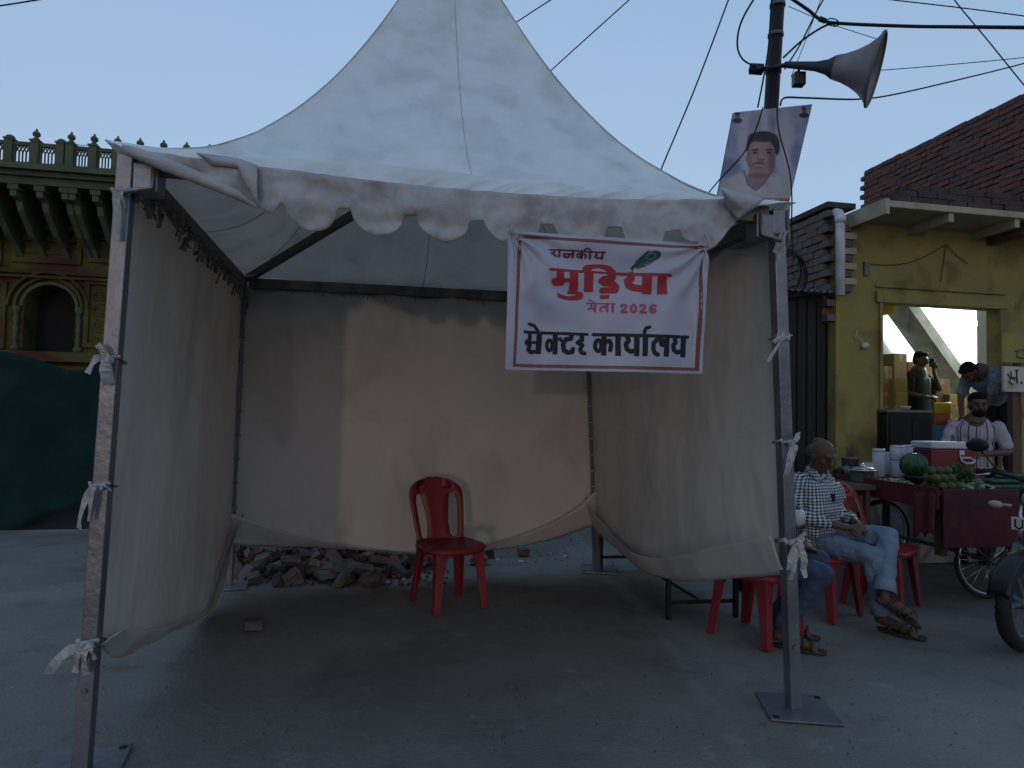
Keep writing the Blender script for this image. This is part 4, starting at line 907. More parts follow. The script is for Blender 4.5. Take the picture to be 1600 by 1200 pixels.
for x, y in ((797, 368), (1102, 388)): mm = MB(); mm.tube([bpt(x, y, .004), bpt(x+2, y-14, .0), bpt(x+5, y-24, -.05)], .004, 6); obj('string', mm, 'valance', bann, world=True)

# ------------------------------------------------------------------ monobloc chairs
def make_chair(loc, yaw, label, group='red plastic chairs'):
    c = thing('plastic_chair', label, 'chair', loc, yaw, group)      # faces local -y
    sz = .43
    def seatf(u, v):
        x = (u-.5)*2; y = (v-.5)*2; k = (1-.10*abs(y)**3) ; X = x*.205*(1.0-.04*y)*(1-.06*abs(y)**4); Y = y*.205*(1-.07*abs(x)**4)
        return Vector((X, Y, sz + .012*(x*x) - .010*(1-x*x)*(1-y*y) - (.02*max(0, -y-.6)/.4)**1.0*.8))
    m = MB(); m.grid(seatf, 16, 16); obj('seat', m, 'redplastic', c, solid=.008)
    m = MB(); sk = [(x*.203, y*.203) for x, y in [(math.copysign(abs(math.cos(a))**.35, math.cos(a)), math.copysign(abs(math.sin(a))**.35, math.sin(a))) for a in (2*math.pi*k/40 for k in range(40))]]
    n = len(sk); vs = [Vector((x, y, sz+.002)) for x, y in sk] + [Vector((x*1.015, y*1.015, sz-.045+.022*(1-min(1, abs(abs(x)-abs(y))*9)))) for x, y in sk]
    m.add(vs, [(i, (i+1) % n, n+(i+1) % n, n+i) for i in range(n)], True); obj('seat_skirt', m, 'redplastic', c, solid=.006)
    # backrest: crown, stiles and flared splat
    m = MB(); rows = 30; H = .445; z1 = .35; vs = []
    for i in range(rows+1):
        h = H*(1-math.cos(math.pi*i/rows))/2 if False else H*i/rows
        wo = interp(h, [(0, .185), (.15, .203), (.28, .218), (z1, .218)]) if h < .32 else .218*math.sqrt(max(0.0004, 1-((h-.32)/(H-.32+.002))**2.3))
        wi_ = interp(h, [(0, .125), (.03, .148), (.15, .160), (.27, .170), (.33, .155), (z1, .128)])
        ws = interp(h, [(0, .125), (.03, .092), (.12, .084), (.20, .092), (.28, .108), (.33, .120), (z1, .128)])
        wi_ = min(wi_, wo*.8); ws = min(ws, wi_)
        for x in (-wo, -(wo+wi_)/2, -wi_, -ws, -ws*.5, 0, ws*.5, ws, wi_, (wo+wi_)/2, wo):
            vs.append(Vector((x, .185+.14*h/H*.9 + .02*(1-math.cos(h/H*2)) - .95*x*x, sz+.005+h)))
    o_ = len(m.v); m.v += vs
    for i in range(rows):
        h = H*(i+.5)/rows
        for j in range(10):
            gap = (j in (2, 7)) and .008 < h < .333
            if not gap: a = i*11+j; m.f.append((a, a+1, a+12, a+11)); m.smooth.append(True)
    obj('backrest', m, 'redplastic', c, solid=.011)
    for sx in (-1, 1):
        for sy in (-1, 1):
            m = MB(); tx, ty = sx*.165, sy*.165; bx_, by_ = sx*.195, sy*(.20 if sy < 0 else .215)
            def sec(x, y, z, w_): return [Vector((x-sx*w_, y, z)), Vector((x, y-sy*w_, z)), Vector((x+sx*.012, y-sy*w_, z)), Vector((x+sx*.014, y+sy*.014, z)), Vector((x-sx*w_, y+sy*.012, z)), Vector((x-sx*w_*.5, y-sy*0.0, z))]
            rows_ = [sec(tx+(bx_-tx)*t2, ty+(by_-ty)*t2, sz-.012-(sz-.012)*t2, .062-.028*t2+(.03*(1-t2*5) if t2 < .2 else 0)) for t2 in (0, .06, .12, .2, .5, 1)]
            vv = []
            for s_ in rows_:
                s_[0], s_[1], s_[5] = s_[0], s_[1], (s_[0]+s_[1])*.5 + Vector((sx*.012, sy*.012, 0)); vv += [s_[0], s_[5], s_[1], s_[2], s_[3], s_[4]]
            fs_ = [tuple(range(6)), tuple(range(len(vv)-1, len(vv)-7, -1))] + [(r_*6+k, r_*6+(k+1) % 6, r_*6+6+(k+1) % 6, r_*6+6+k) for r_ in range(5) for k in range(6)]
            m.add(vv, fs_, False); obj('leg', m, 'redplastic', c, fixn=True, bev=.003)
    return c
ch = make_chair((-.425, 4.97, 0), math.atan2(.51, .86), 'empty red plastic chair standing alone inside the tent')
dup(ch, (2.25, 4.97, 0), R(37), label='red plastic chair under the man in the checked shirt')
dup(ch, (2.83, 5.22, 0), R(42), label='empty red plastic chair beside the fruit cart behind the seated man')
dup(ch, (1.59, 4.40, 0), R(37), label='red plastic chair half hidden by the right tent curtain, under the person in jeans')

# black iron bench frame
bn = thing('iron_bench', 'black iron bench frame standing behind the right tent curtain', 'bench', (1.10, 4.72, 0), YAW)
for x in (0, .5):
    for y in (0, 1.45): m = MB(); m.box((x-.015, y-.015, 0), (x+.015, y+.015, .44)); obj('leg', m, 'black', bn)
m = MB(); m.box((-.02, -.02, .441), (.52, 1.47, .475)); obj('bench_top', m, 'black', bn, bev=.004)
for y in (0, 1.45): m = MB(); m.box((.016, y-.01, .10), (.484, y+.01, .125)); obj('stretcher', m, 'black', bn)
m = MB(); m.box((.24, .011, .105), (.26, 1.439, .12)); obj('stretcher', m, 'black', bn)

# ------------------------------------------------------------------ rubble bricks
protoB = []
for q in range(8):
    m = MB(); rr = random.Random(q); l_ = rr.choice((.20, .17, .12, .10, .14)); vs = []
    for (x, y, z) in ((-1, -1, -1), (1, -1, -1), (1, 1, -1), (-1, 1, -1), (-1, -1, 1), (1, -1, 1), (1, 1, 1), (-1, 1, 1)):
        vs.append((x*l_/2*rr.uniform(.85, 1.05), y*.046*rr.uniform(.8, 1.1), z*.030*rr.uniform(.8, 1.1)))
    m.add(vs, [(0, 3, 2, 1), (4, 5, 6, 7), (0, 1, 5, 4), (1, 2, 6, 5), (2, 3, 7, 6), (3, 0, 4, 7)])
    bm = bmesh.new(); me = bpy.data.meshes.new('brick'); me.from_pydata([tuple(v) for v in m.v], [], m.f); bm.from_mesh(me)
    bmesh.ops.subdivide_edges(bm, edges=bm.edges, cuts=1, use_grid_fill=True)
    for v in bm.verts: v.co += Vector([rr.uniform(-.006, .006) for _ in range(3)])
    bm.to_mesh(me); bm.free(); me.materials.append(M[('brick', 'brick_b', 'brick_d', 'brick_c')[q % 4]]); protoB.append(me)
GR = 'broken bricks heaped behind the tent'
rr = random.Random(21)
def rub(px, py, z, label=None, group=GR, qi=None, rot=None, cat='brick'):
    P = G(px, py, z); o = bpy.data.objects.new('broken_brick' if group == GR else 'loose_brick', protoB[rr.randrange(8) if qi is None else qi]); S.collection.objects.link(o)
    o.location = P
    if not label:
        tone = {'brick': 'red', 'brick_b': 'pale dusty', 'brick_c': 'sooty dark', 'brick_d': 'greyish'}[[k for k, v in M.items() if v == o.data.materials[0]][0]]
        where = 'left end' if px < 440 else 'left middle' if px < 520 else 'right middle' if px < 600 else 'right end'
        label = tone + ' broken brick at the ' + where + ' of the heap, ' + ('on the ground' if z < .08 else 'in its second layer' if z < .12 else 'near its top' if z < .18 else 'on its top')
    o.rotation_euler = rot or (rr.uniform(-.9, .9), rr.uniform(-.8, .8), rr.uniform(0, 3.1))
    setp(o, label or 'broken red brick in the dusty heap under the back curtain of the tent', cat, group); return o
for layer, (z, n_, ya, yb_) in enumerate(((.035, 96, 858, 908), (.08, 56, 858, 890), (.125, 34, 854, 878), (.17, 12, 852, 864))):
    for k in range(n_):
        x = 372 + (318-layer*18)*(k+rr.random())/n_; y = ya + (yb_-ya)*rr.random()*(1-.5*max(0, (x-600)/60)); rub(x, y, z)
rub(397, 975, .035, 'single dark brick lying on the floor inside the tent near the left curtain', 'loose bricks', 0, (0, 0, .3))
rub(764, 862, .05, 'upright half brick right of the tent chair behind the back curtain', 'loose bricks', 3, (0, 1.4, .4))
rub(818, 862, .035, 'flat brick lying farthest right on the ground under the back curtain', 'loose bricks', 0, (0, 0, .2))
rub(748, 875, .035, 'brick end lying just right of the red chair in the tent', 'loose bricks', 1, (0, 0, .1))
# gravel and litter crumbs
m = MB(); r6 = random.Random(4)
for k in range(1500):
    if k < 500: x, y = r6.uniform(365, 700), r6.uniform(880, 915)
    elif k < 650: x, y = r6.uniform(740, 960), r6.uniform(840, 885)
    else: x, y = r6.uniform(100, 1580), 880+300*r6.random()**1.5
    P = G(x, y, 0); s_ = r6.uniform(.003, .012)*(1.6 if k < 500 else 1)*(.5 if k > 650 else 1); vs = [P + Vector((r6.uniform(-1, 1)*s_, r6.uniform(-1, 1)*s_, r6.uniform(0, 1)*s_)) for _ in range(4)] + [P]
    m.add([P+Vector((s_, 0, 0)), P+Vector((-s_*.6, s_*.8, 0)), P+Vector((-s_*.5, -s_, 0)), P+Vector((s_*.1, .1*s_, s_))], [(0, 1, 3), (1, 2, 3), (2, 0, 3)])
setp(obj('rubble_crumbs', m, 'brick_c'), kind='stuff')
m = MB()
for k in range(26):
    x, y = r6.uniform(480, 660) if k < 14 else r6.uniform(740, 940), r6.uniform(880, 925) if k < 14 else r6.uniform(848, 880)
    P = G(x, y, .004); a = r6.random()*3; s_ = r6.uniform(.01, .03); d1 = Vector((math.cos(a), math.sin(a), 0))*s_; d2 = Vector((-math.sin(a), math.cos(a), .3))*s_*.6
    m.add([P-d1-d2*.2, P+d1, P+d1*.7+d2+EZ*.01, P-d1+d2+EZ*.012], [(0, 1, 2, 3)])
setp(obj('paper_scraps', m, 'sign'), kind='stuff')

# ------------------------------------------------------------------ utility pole, horn, poster, cables
PY = 5.6
pb_, pt_ = Vector((1.90, PY, 0)), YY(1219, -60, PY)
pole = thing('utility_pole', 'dark round steel utility pole rising behind the right side of the tent', 'pole', pb_)
m = MB(); d_ = (pt_-pb_); m.tube([pb_, pb_+d_*.5, pt_+d_*.05], [.068, .062, .055], 20); obj('shaft', m, 'pole_paint', pole, world=True)
for py in (112, 55, 8):
    m = MB(); t_ = (YY(1212, py, PY).z)/pt_.z; c = pb_+d_*t_; m.tube([c-EZ*.015, c+EZ*.015], .064, 20); obj('band', m, 'steel_dark', pole, world=True)
HY = PY-.10
ho = thing('horn_loudspeaker', 'weathered grey horn loudspeaker clamped to the pole and facing right', 'loudspeaker', YY(1245, 108, HY))
a0 = YY(1226, 101, HY); a1 = YY(1368, 109, HY-.31); ax_ = (a1-a0).normalized(); Lh = (a1-a0).length
q4 = ax_.to_track_quat('Z', 'Y').to_matrix().to_4x4(); m4 = Matrix.Translation(a0) @ q4
k_ = HY/FPX
m = MB(); m.lathe([(.022, 0), (.028, Lh*.18), (.035, Lh*.36), (.055, Lh*.48), (.088, Lh*.56)], 24, m4, cap=False); obj('throat', m, 'throat', ho, world=True, solid=.006)
m = MB(); m.lathe([(.088, Lh*.56), (.105, Lh*.66), (.135, Lh*.77), (.175, Lh*.87), (.225, Lh*.95), (.268, Lh)], 40, m4, cap=False); bell = obj('bell', m, 'horn', ho, world=True, solid=.004)
m = MB(); m.tube([m4 @ Vector((.270*math.cos(a), .270*math.sin(a), Lh)) for a in (2*math.pi*k/40 for k in range(41))], .010, 8, cap=False); obj('rim', m, 'steel_dark', bell, world=True)
m = MB(); m.lathe([(.014, Lh*.3), (.02, Lh*.34), (.075, Lh*.68), (.08, Lh*.72), (.02, Lh*.74)], 20, m4); obj('inner_reflector', m, 'horn', ho, world=True)
m = MB(); c = YY(1182, 108, HY+.05); m.tube([c-ax_*.055, c-ax_*.05, c+ax_*.05, c+ax_*.055], [.035, .045, .045, .03], 14); m.tube([c+ax_*.05, a0+ax_*.02], .018, 10); obj('driver_unit', m, 'plastic_black', ho, world=True)
m = MB(); c = YY(1248, 124, HY); m.box((-.045, -.04, -.055), (.045, .04, .05), Matrix.Translation(c)); m.tube([c+EZ*.04, c+EZ*.09], .012, 8); obj('mount_box', m, 'plastic_black', ho, world=True, bev=.008)
# poster: printed board wired to the pole
PO = [(1146, 176), (1269, 163), (1226, 345), (1112, 352)]
pn = Vector((.12, -1, .0)).normalized(); PP0 = YY(1190, 250, PY-.16)
pcn = [onp(x, y, PP0, pn) for x, y in PO]
post_ = thing('political_poster', 'tilted printed poster of a dark-haired man in a white collared shirt on the pole', 'poster', PP0)
NXp, NYp = 150, 210
U, V = np.meshgrid(np.linspace(0, 1, NXp+1), np.linspace(0, 1, NYp+1))
# paint in the zoom crop frame (1067x1200 crop of 160x180 px at 1120,160)
def toz(x, y): return (x-1120)*6.667, (y-160)*6.667
cz_ = [toz(*p) for p in PO]
ZX = (cz_[0][0]*(1-U)+cz_[1][0]*U)*(1-V)+(cz_[3][0]*(1-U)+cz_[2][0]*U)*V
ZY = (cz_[0][1]*(1-U)+cz_[1][1]*U)*(1-V)+(cz_[3][1]*(1-U)+cz_[2][1]*U)*V
rng = np.random.RandomState(3)
def sn(fx, fy, s): return sum(np.sin(ZX*fx*(k+1)*.7+s*k+np.sin(ZY*fy*(k+1)+k*1.7+s)) for k in range(4))/4
img = np.zeros(U.shape+(3,)); base = np.array([.30, .31, .40])
img[:] = base; img += (sn(.012, .010, 1)*.06)[..., None]
def soft(d, w_): return np.clip(.5-d/w_, 0, 1)
def blend(msk, col): 
    global img
    img = img*(1-msk[..., None]) + np.array(col)*msk[..., None]
def E_(cx_, cy_, rx, ry, w_=.15, rot=0):
    dx, dy = ZX-cx_, ZY-cy_; a, b = dx*math.cos(rot)+dy*math.sin(rot), -dx*math.sin(rot)+dy*math.cos(rot)
    return soft(np.sqrt((a/rx)**2+(b/ry)**2)-1, w_)
blend(E_(395, 400, 180, 420, .2)*.8, (.42, .41, .45)); blend(E_(390, 230, 70, 150, .3)*.5, (.27, .25, .33)); blend(E_(700, 450, 110, 380, .4)*.55, (.44, .42, .43)); blend(E_(560, 230, 40, 120, .4)*.6, (.22, .24, .30))
blend(E_(120, 680, 110, 90, .6)*.7, (.16, .17, .27)); blend(E_(830, 560, 70, 140, .6)*.6, (.15, .16, .26)); blend(E_(150, 420, 60, 120, .6)*.4, (.2, .2, .3))
for (x, y) in ((210, 165), (905, 110)): blend(E_(x, y+28, 52, 28, .2), (.06, .05, .09)); blend(E_(x, y-25, 24, 30, .25), (.2, .15, .17)); blend(E_(x, y-45, 26, 20, .2), (.07, .05, .07))
blend(soft(np.abs(ZX-60-0*ZY)/20-100, 1)*0, (0, 0, 0))
sh_ = E_(420, 1010, 440, 290, .05); blend(sh_, (.40, .38, .40)); blend(sh_*np.clip(sn(.02, .015, 5), 0, 1)*.25, (.28, .27, .3))
blend(E_(425, 800, 120, 110, .15), (.27, .18, .19)); 
blend(E_(478, 425, 168, 122, .08), (.035, .028, .035)); blend(E_(345, 480, 45, 85, .2), (.05, .035, .04)); blend(E_(618, 470, 32, 85, .25), (.035, .028, .035))
blend(E_(455, 570, 148, 195, .07, .06), (.30, .20, .195)); blend(E_(455, 700, 120, 90, .2, .06), (.29, .19, .185))
blend(E_(440, 415, 120, 45, .35)*.0, (0, 0, 0)); blend(E_(470, 365, 150, 55, .2), (.035, .028, .035))
blend(E_(430, 450, 90, 40, .8)*.45, (.40, .28, .26)); blend(E_(560, 590, 40, 130, .7)*.55, (.17, .11, .115)); blend(E_(380, 600, 35, 40, .8)*.4, (.37, .25, .24)); blend(E_(505, 600, 32, 38, .8)*.3, (.36, .24, .23))
for x in (395, 540): blend(E_(x, 498, 42, 9, .4, -.05), (.07, .045, .05)); blend(E_(x, 528, 30, 11, .5), (.10, .065, .07)); blend(E_(x-4, 527, 11, 8, .4), (.02, .015, .02))
blend(E_(455, 560, 16, 50, .8)*.5, (.40, .28, .27)); blend(E_(458, 602, 38, 11, .6)*.8, (.13, .08, .085)); blend(E_(432, 645, 66, 12, .4)*.75, (.10, .06, .065)); blend(E_(432, 660, 46, 10, .6)*.8, (.34, .28, .28)); blend(E_(434, 682, 50, 9, .5)*.8, (.2, .10, .11))
blend(E_(430, 745, 55, 18, .8)*.4, (.20, .13, .14))
for P in (((280, 720), (320, 860), (400, 920)), ((560, 745), (480, 860), (405, 920))):
    for (x0, y0), (x1, y1) in zip(P, P[1:]):
        dx, dy = x1-x0, y1-y0; t_ = np.clip(((ZX-x0)*dx+(ZY-y0)*dy)/(dx*dx+dy*dy), 0, 1); dist = np.hypot(ZX-x0-t_*dx, ZY-y0-t_*dy); blend(soft(dist/12-1, .5)*.8, (.18, .14, .17)); blend(soft((np.hypot(ZX-x0-t_*dx-14, ZY-y0-t_*dy-10))/12-1, .6)*.5, (.5, .47, .49))
band = soft(np.abs(ZY-1035)/32-1, .1); blend(band, (.36, .13, .14)); blend(band*(soft(np.abs(ZY-1022)/9-1, .3))*(np.sin(ZX*.11)*np.sin(ZX*.053+1) > -.2)*(ZX > 500)*(ZX < 640), (.5, .45, .46))
blend(soft((1070-ZY)/10, 1), (.22, .24, .30)); blend(soft((1130-ZY)/10, 1)*(ZX < 590), (.05, .05, .07)); blend(E_(450, 1180, 60, 45, .3), (.2, .14, .14))
for sx_, x_ in ((-1, 375), (1, 560)): blend(E_(x_+sx_*8, 640, 8, 40, 1.2, .3*sx_)*.35, (.14, .09, .095))
for x_ in (392, 542): blend(E_(x_, 548, 36, 8, .9)*.35, (.16, .10, .11))
blend(E_(575, 640, 30, 120, .9)*.5, (.13, .085, .095)); blend(E_(330, 600, 22, 110, 1.0)*.35, (.17, .11, .115)); blend(E_(445, 770, 110, 26, .9)*.55, (.13, .085, .09))
blend(E_(300, 590, 12, 34, .4)*.7, (.26, .17, .165)); blend(E_(440, 628, 50, 9, .7)*.5, (.09, .06, .06))
for k in range(60):
    x_, y_ = rng.uniform(330, 640), rng.uniform(320, 420); blend(E_(x_, y_, 30, 3, 1.2, rng.uniform(-.5, .1))*.25*(ZY < 450), (.09, .08, .09))
for k in range(14): blend(E_(rng.uniform(60, 900), rng.uniform(140, 700), rng.uniform(15, 60), rng.uniform(10, 70), .9)*.22*(np.hypot((ZX-455)/190, (ZY-540)/260) > 1), tuple(rng.uniform(.12, .5)*np.array([.9, .9, 1.05])))
img = img*(1+.05*rng.randn(*img.shape[:2])[..., None]); img = img*(.86+.22*(1-np.clip(np.hypot((U-.45)/.8, (V-.5)/.8), 0, 1)))[..., None]
img = np.clip(img, 0, 1)**1.25*1.05
img *= 1.02; img = np.clip(img, 0, 1)
me = bpy.data.meshes.new('printed_face'); vs = []
for j in range(NYp+1):
    for i in range(NXp+1):
        u, v = i/NXp, j/NYp; p = pcn[0].lerp(pcn[1], u).lerp(pcn[3].lerp(pcn[2], u), v); vs.append(tuple(ROOTM[post_.name].inverted() @ (p+pn*.004)))
me.from_pydata(vs, [], [(j*(NXp+1)+i, j*(NXp+1)+i+1, (j+1)*(NXp+1)+i+1, (j+1)*(NXp+1)+i) for j in range(NYp) for i in range(NXp)])
ca = me.color_attributes.new('Col', 'FLOAT_COLOR', 'POINT'); buf = np.ones(((NXp+1)*(NYp+1), 4), np.float32); buf[:, :3] = np.clip(img, 0, 1).reshape(-1, 3); ca.data.foreach_set('color', buf.ravel())
me.materials.append(M['poster']); po = bpy.data.objects.new('printed_face', me); S.collection.objects.link(po); po.parent = post_
m = MB(); dn = pn*-.02
m.add([p for p in pcn] + [p+dn for p in pcn], [(0, 1, 2, 3), (7, 6, 5, 4), (0, 4, 5, 1), (1, 5, 6, 2), (2, 6, 7, 3), (3, 7, 4, 0)]); obj('backing_board', m, 'steel_dark', post_, world=True)
def cable(label, pts, r, Ys, group='overhead cables', sag=0, mname='wire', name='overhead_cable', n=24):
    if isinstance(Ys, (int, float)): Ys = [Ys]*len(pts)
    ctl = [YY(x, y, Y) for (x, y), Y in zip(pts, Ys)]
    m = MB(); out = []
    K = len(ctl)
    for i in range(K-1):
        p0, p1, p2, p3 = ctl[max(0, i-1)], ctl[i], ctl[i+1], ctl[min(K-1, i+2)]
        for s_ in range(n if K == 2 else 8):
            t_ = s_/(n if K == 2 else 8); out.append(.5*((2*p1)+(p2-p0)*t_+(2*p0-5*p1+4*p2-p3)*t_*t_+(3*p1-p0-3*p2+p3)*t_**3) - EZ*(sag*math.sin(math.pi*t_) if K == 2 else 0))
    out.append(ctl[-1]); m.tube(out, r, 6); return setp(obj(name, m, mname), label, 'cable', group)
cable('thin cable crossing the sky just right of the tent peak', [(760, 70), (795, 43), (865, -3), (960, -60)], .006, [7, 7, 6.6, 6.2])
cable('cable slanting down behind the right roof slope of the tent, second from the peak', [(800, 170), (848, 122), (985, -2), (1060, -70)], .006, [7, 7, 6.4, 6])
cable('steep cable dropping behind the tent roof left of the poster', [(1010, 330), (1030, 272), (1085, 140), (1140, -5)], .007, [6.5, 6.5, 6.2, 6])
cable('black cable looping out left of the pole to the loudspeaker driver', [(1190, -20), (1160, 30), (1152, 68), (1160, 92), (1180, 104)], .008, PY-.1)
cable('thick spliced cable stretching right from the pole top', [(1228, -8), (1262, 15), (1285, 32), (1320, 37), (1420, 41), (1500, 42), (1700, 44)], .013, [PY-.1, PY-.1, PY-.1, PY-.2, 5.2, 4.9, 4.3])
m = MB(); c = YY(1280, 29, PY-.1); c2 = YY(1290, 33, PY-.1); m.tube([c, c2], .022, 10); 
for q_ in (0, 1):
    aa, bb_ = YY(1290, 33, PY-.1), YY(1313, 37, PY-.2); m.tube([aa, aa.lerp(bb_, .3)+EZ*(.03 if q_ else -.03), aa.lerp(bb_, .7)+EZ*(.03 if q_ else -.03), bb_], .005, 6)
setp(obj('cable_shackle', m, 'wire'), 'black shackle and wire loop on the thick spliced cable', 'cable fitting')
cable('cable rising from behind the pole to the spliced joint', [(1224, 90), (1255, 62), (1290, 40), (1312, 36)], .009, PY-.1)
cable('long thin cable rising steeply right of the pole above the horn', [(1226, 108), (1250, 70), (1275, 20), (1292, -10)], .007, PY-.05)
cable('cable leaving the pole below the horn and running to the far right', [(1219, 165), (1226, 153), (1260, 153), (1340, 155), (1400, 147), (1500, 124), (1600, 99), (1700, 70)], .008, [PY-.1, PY-.1, PY-.05, 6.0, 6.5, 7, 7.5, 8])
cable('thin cable passing behind the horn bell to the right', [(1372, 110), (1450, 104), (1600, 90), (1700, 78)], .005, 8)
cable('cable crossing the upper right corner of the sky diagonally', [(1470, -40), (1490, -2), (1545, 65), (1600, 133), (1640, 180)], .006, 6.5)
cable('thin cable running along the top right edge of the sky', [(1350, -8), (1380, -2), (1500, 12), (1600, 25), (1700, 40)], .006, 7)
cable('thin cable tied to the horn rim from the pole top', [(1232, 10), (1300, 38), (1374, 62)], .003, [PY-.1, PY-.15, HY-.32])
cable('hairline wire rising beside the horn throat', [(1236, 120), (1260, 60), (1284, -5)], .003, PY-.15)
cable('black cord hanging straight down the left of the pole', [(1206, -5), (1200, 80), (1184, 168)], .007, PY-.15)
cable('black cord slung across the poster to its lower left', [(1192, 168), (1180, 205), (1160, 242), (1125, 280), (1100, 310)], .006, PY-.25)
cable('black cord hanging down the right side of the poster', [(1214, 168), (1217, 205), (1232, 260), (1237, 300), (1237, 360), (1240, 405)], .006, PY-.25)
cable('faint cable in the top left corner of the sky', [(-60, 16), (0, 9), (75, -3), (150, -16)], .010, 9)
cable('string stretched between two temple finials', [(112, 224), (128, 227), (145, 226)], .008, 13.0, mname='seam')

# ------------------------------------------------------------------ fruit cart and goods
CF = Frame(G(1465, 768, .86).to_2d().to_3d())
cart = thing('fruit_cart', 'dark red wooden hawker cart with spoked wheels carrying fruit in front of the shop', 'cart', CF.O, YAW)
CW, CDp, TZ = 2.1, 1.55, .86
n = 9
for k in range(n): m = MB(); a = CDp*k/n; m.box((.0, a+.004, TZ-.03), (CW, a+CDp/n-.004, TZ-.002)); obj('deck_plank', m, 'wood', cart)
m = MB(); m.box((.03, -.025, TZ-.42), (CW, -.002, TZ+.02)); obj('front_panel', m, 'cart_red', cart, bev=.004)
m = MB(); m.box((-.025, -.02, TZ-.13), (-.002, CDp, TZ+.03)); obj('side_panel', m, 'cart_red', cart, bev=.004)
m = MB()
def tat(u, v): return Vector((-.04-.02*math.sin(u*9)-.02*v, -.03+.20*u, TZ-.02-(.30+.14*nz(u*4, 0, 1)+.05*u)*v + .012*math.sin(u*13+v*4)))
m.grid(tat, 16, 12); obj('hanging_cloth', m, 'cart_red', cart, solid=.003)
for x in (.12, CW-.12):
    for y in (.1, CDp-.1): m = MB(); m.box((x-.03, y-.03, .36), (x+.03, y+.03, TZ-.031)); obj('leg', m, 'wood', cart)
for y in (.22, CDp-.25): m = MB(); m.box((.05, y-.03, TZ-.11), (CW-.05, y+.03, TZ-.035)); obj('crossbar', m, 'wood', cart)
def wheel(x, y, r_=.31, parent=cart):
    mm = Matrix.Translation((x, y, r_)) @ Matrix.Rotation(R(90), 4, 'X'); m = MB(); m.tube([mm @ Vector((r_*.96*math.cos(a), r_*.96*math.sin(a), 0)) for a in (2*math.pi*k/36 for k in range(37))], .017, 8, cap=False); w_ = obj('wheel', m, 'rubber', parent)
    m = MB(); m.tube([mm @ Vector((r_*.89*math.cos(a), r_*.89*math.sin(a), 0)) for a in (2*math.pi*k/36 for k in range(37))], .011, 6, cap=False); obj('rim', m, 'steel', w_)
    m = MB(); m.tube([mm @ Vector((0, 0, -.05)), mm @ Vector((0, 0, .05))], .028, 12); obj('hub', m, 'steel_dark', w_)
    for k in range(20): a = 2*math.pi*k/20; m = MB(); m.tube([mm @ Vector((.025*math.cos(a+.4), .025*math.sin(a+.4), .03*(-1)**k)), mm @ Vector((r_*.88*math.cos(a), r_*.88*math.sin(a), 0))], .0028, 4); obj('spoke', m, 'steel', w_)
wheel(.62, .17); wheel(.62, CDp-.2); wheel(CW-.3, .17); wheel(CW-.3, CDp-.2)
for x in (.62, CW-.3): m = MB(); m.tube([(x, .12, .31), (x, CDp-.15, .31)], .016, 8); obj('axle', m, 'steel_dark', cart); [obj('axle_post', MB().box((x-.02, ya_, .325), (x+.02, ya_+.06, TZ-.12)), 'wood', cart) for ya_ in (.2, CDp-.3)]
def cpos(px, py, z=TZ): p = CF.top(px, py, z); return p
def CWd(p): return CF.O + CF.x*p.x + CF.y*p.y + EZ*p.z
# mangoes
mg = MB(); mg.ell((0, 0, 0), (.042, .036, .036), 12); mmesh = None; r8 = random.Random(2)
base = cpos(1446, 768); x0, y0 = base.x, .06
for lay, (nx_, ny_) in enumerate(((6, 3), (5, 2), (3, 1))):
    for i in range(nx_):
        for j in range(ny_):
            p = Vector((x0+.0+.068*i+lay*.036+(.10 if lay == 2 else 0), y0+.07*j+lay*.035, TZ+.034+lay*.056)); 
            if p.x < .04: continue
            if mmesh is None: o = obj('mango', mg, 'mango'); mmesh = o.data
            else: o = bpy.data.objects.new('mango', mmesh); S.collection.objects.link(o)
            o.location = CWd(p); o.rotation_euler = (r8.uniform(-.3, .3), r8.uniform(-.3, .3), r8.uniform(0, 3)); s_ = r8.uniform(.9, 1.05); o.scale = (s_,)*3
            setp(o, 'green mango in the %s layer of the pile, %s' % (('bottom', 'second', 'top')[lay], ('at its left end', 'left of its middle', 'right of its middle', 'at its right end')[min(3, int(4*i/max(1, nx_)))]), 'mango', 'green mangoes piled on the cart')
# cut pieces
m = MB()
for k in range(150):
    a = r8.choice(((1375, 1425, 752, 762), (1500, 1555, 752, 768))); P = cpos(r8.uniform(a[0], a[1]), r8.uniform(a[2], a[3]), TZ+.01); s_ = r8.uniform(.008, .02)
    if P.x < .0 or P.y < .0: continue
    P.z = TZ+.003+r8.random()*.03; m.box((-s_, -s_*.6, 0), (s_, s_*.6, s_*.6), Matrix.Translation(P) @ Euler((r8.uniform(-.5, .5), r8.uniform(-.5, .5), r8.uniform(0, 3))).to_matrix().to_4x4())
setp(obj('fruit_peelings', m, 'peel', loc=CF.O, yaw=YAW), kind='stuff')
# watermelon with cut zigzag on a bowl
p = cpos(1432, 764, TZ); P = CWd(Vector((max(p.x, .13)-.13, .30, TZ)))
wmn = thing('watermelon', 'striped green watermelon standing on the left part of the fruit cart', 'watermelon', YY(1428, 757, 5.75), YAW)
wz = TZ - wmn.location.z
m = MB(); m.lathe([(.05, wz), (.085, wz+.05), (.09, wz+.07)], 16, cap=True); obj('stand', m, 'plastic_black', wmn)
m = MB(); m.ell((0, 0, wz+.155), (.105, .105, .1), 24); body = obj('rind', m, 'melon', wmn)
m = MB()
for k in range(10):
    a = 2*math.pi*k/10; m.tube([Vector((.1062*math.sin(b)*math.cos(a+.06*math.sin(b*9)), .1062*math.sin(b)*math.sin(a+.06*math.sin(b*9)), wz+.155+.101*math.cos(b))) for b in [i*math.pi/14 for i in range(1, 14)]], .006, 4)
obj('stripe', m, 'melon2', body)
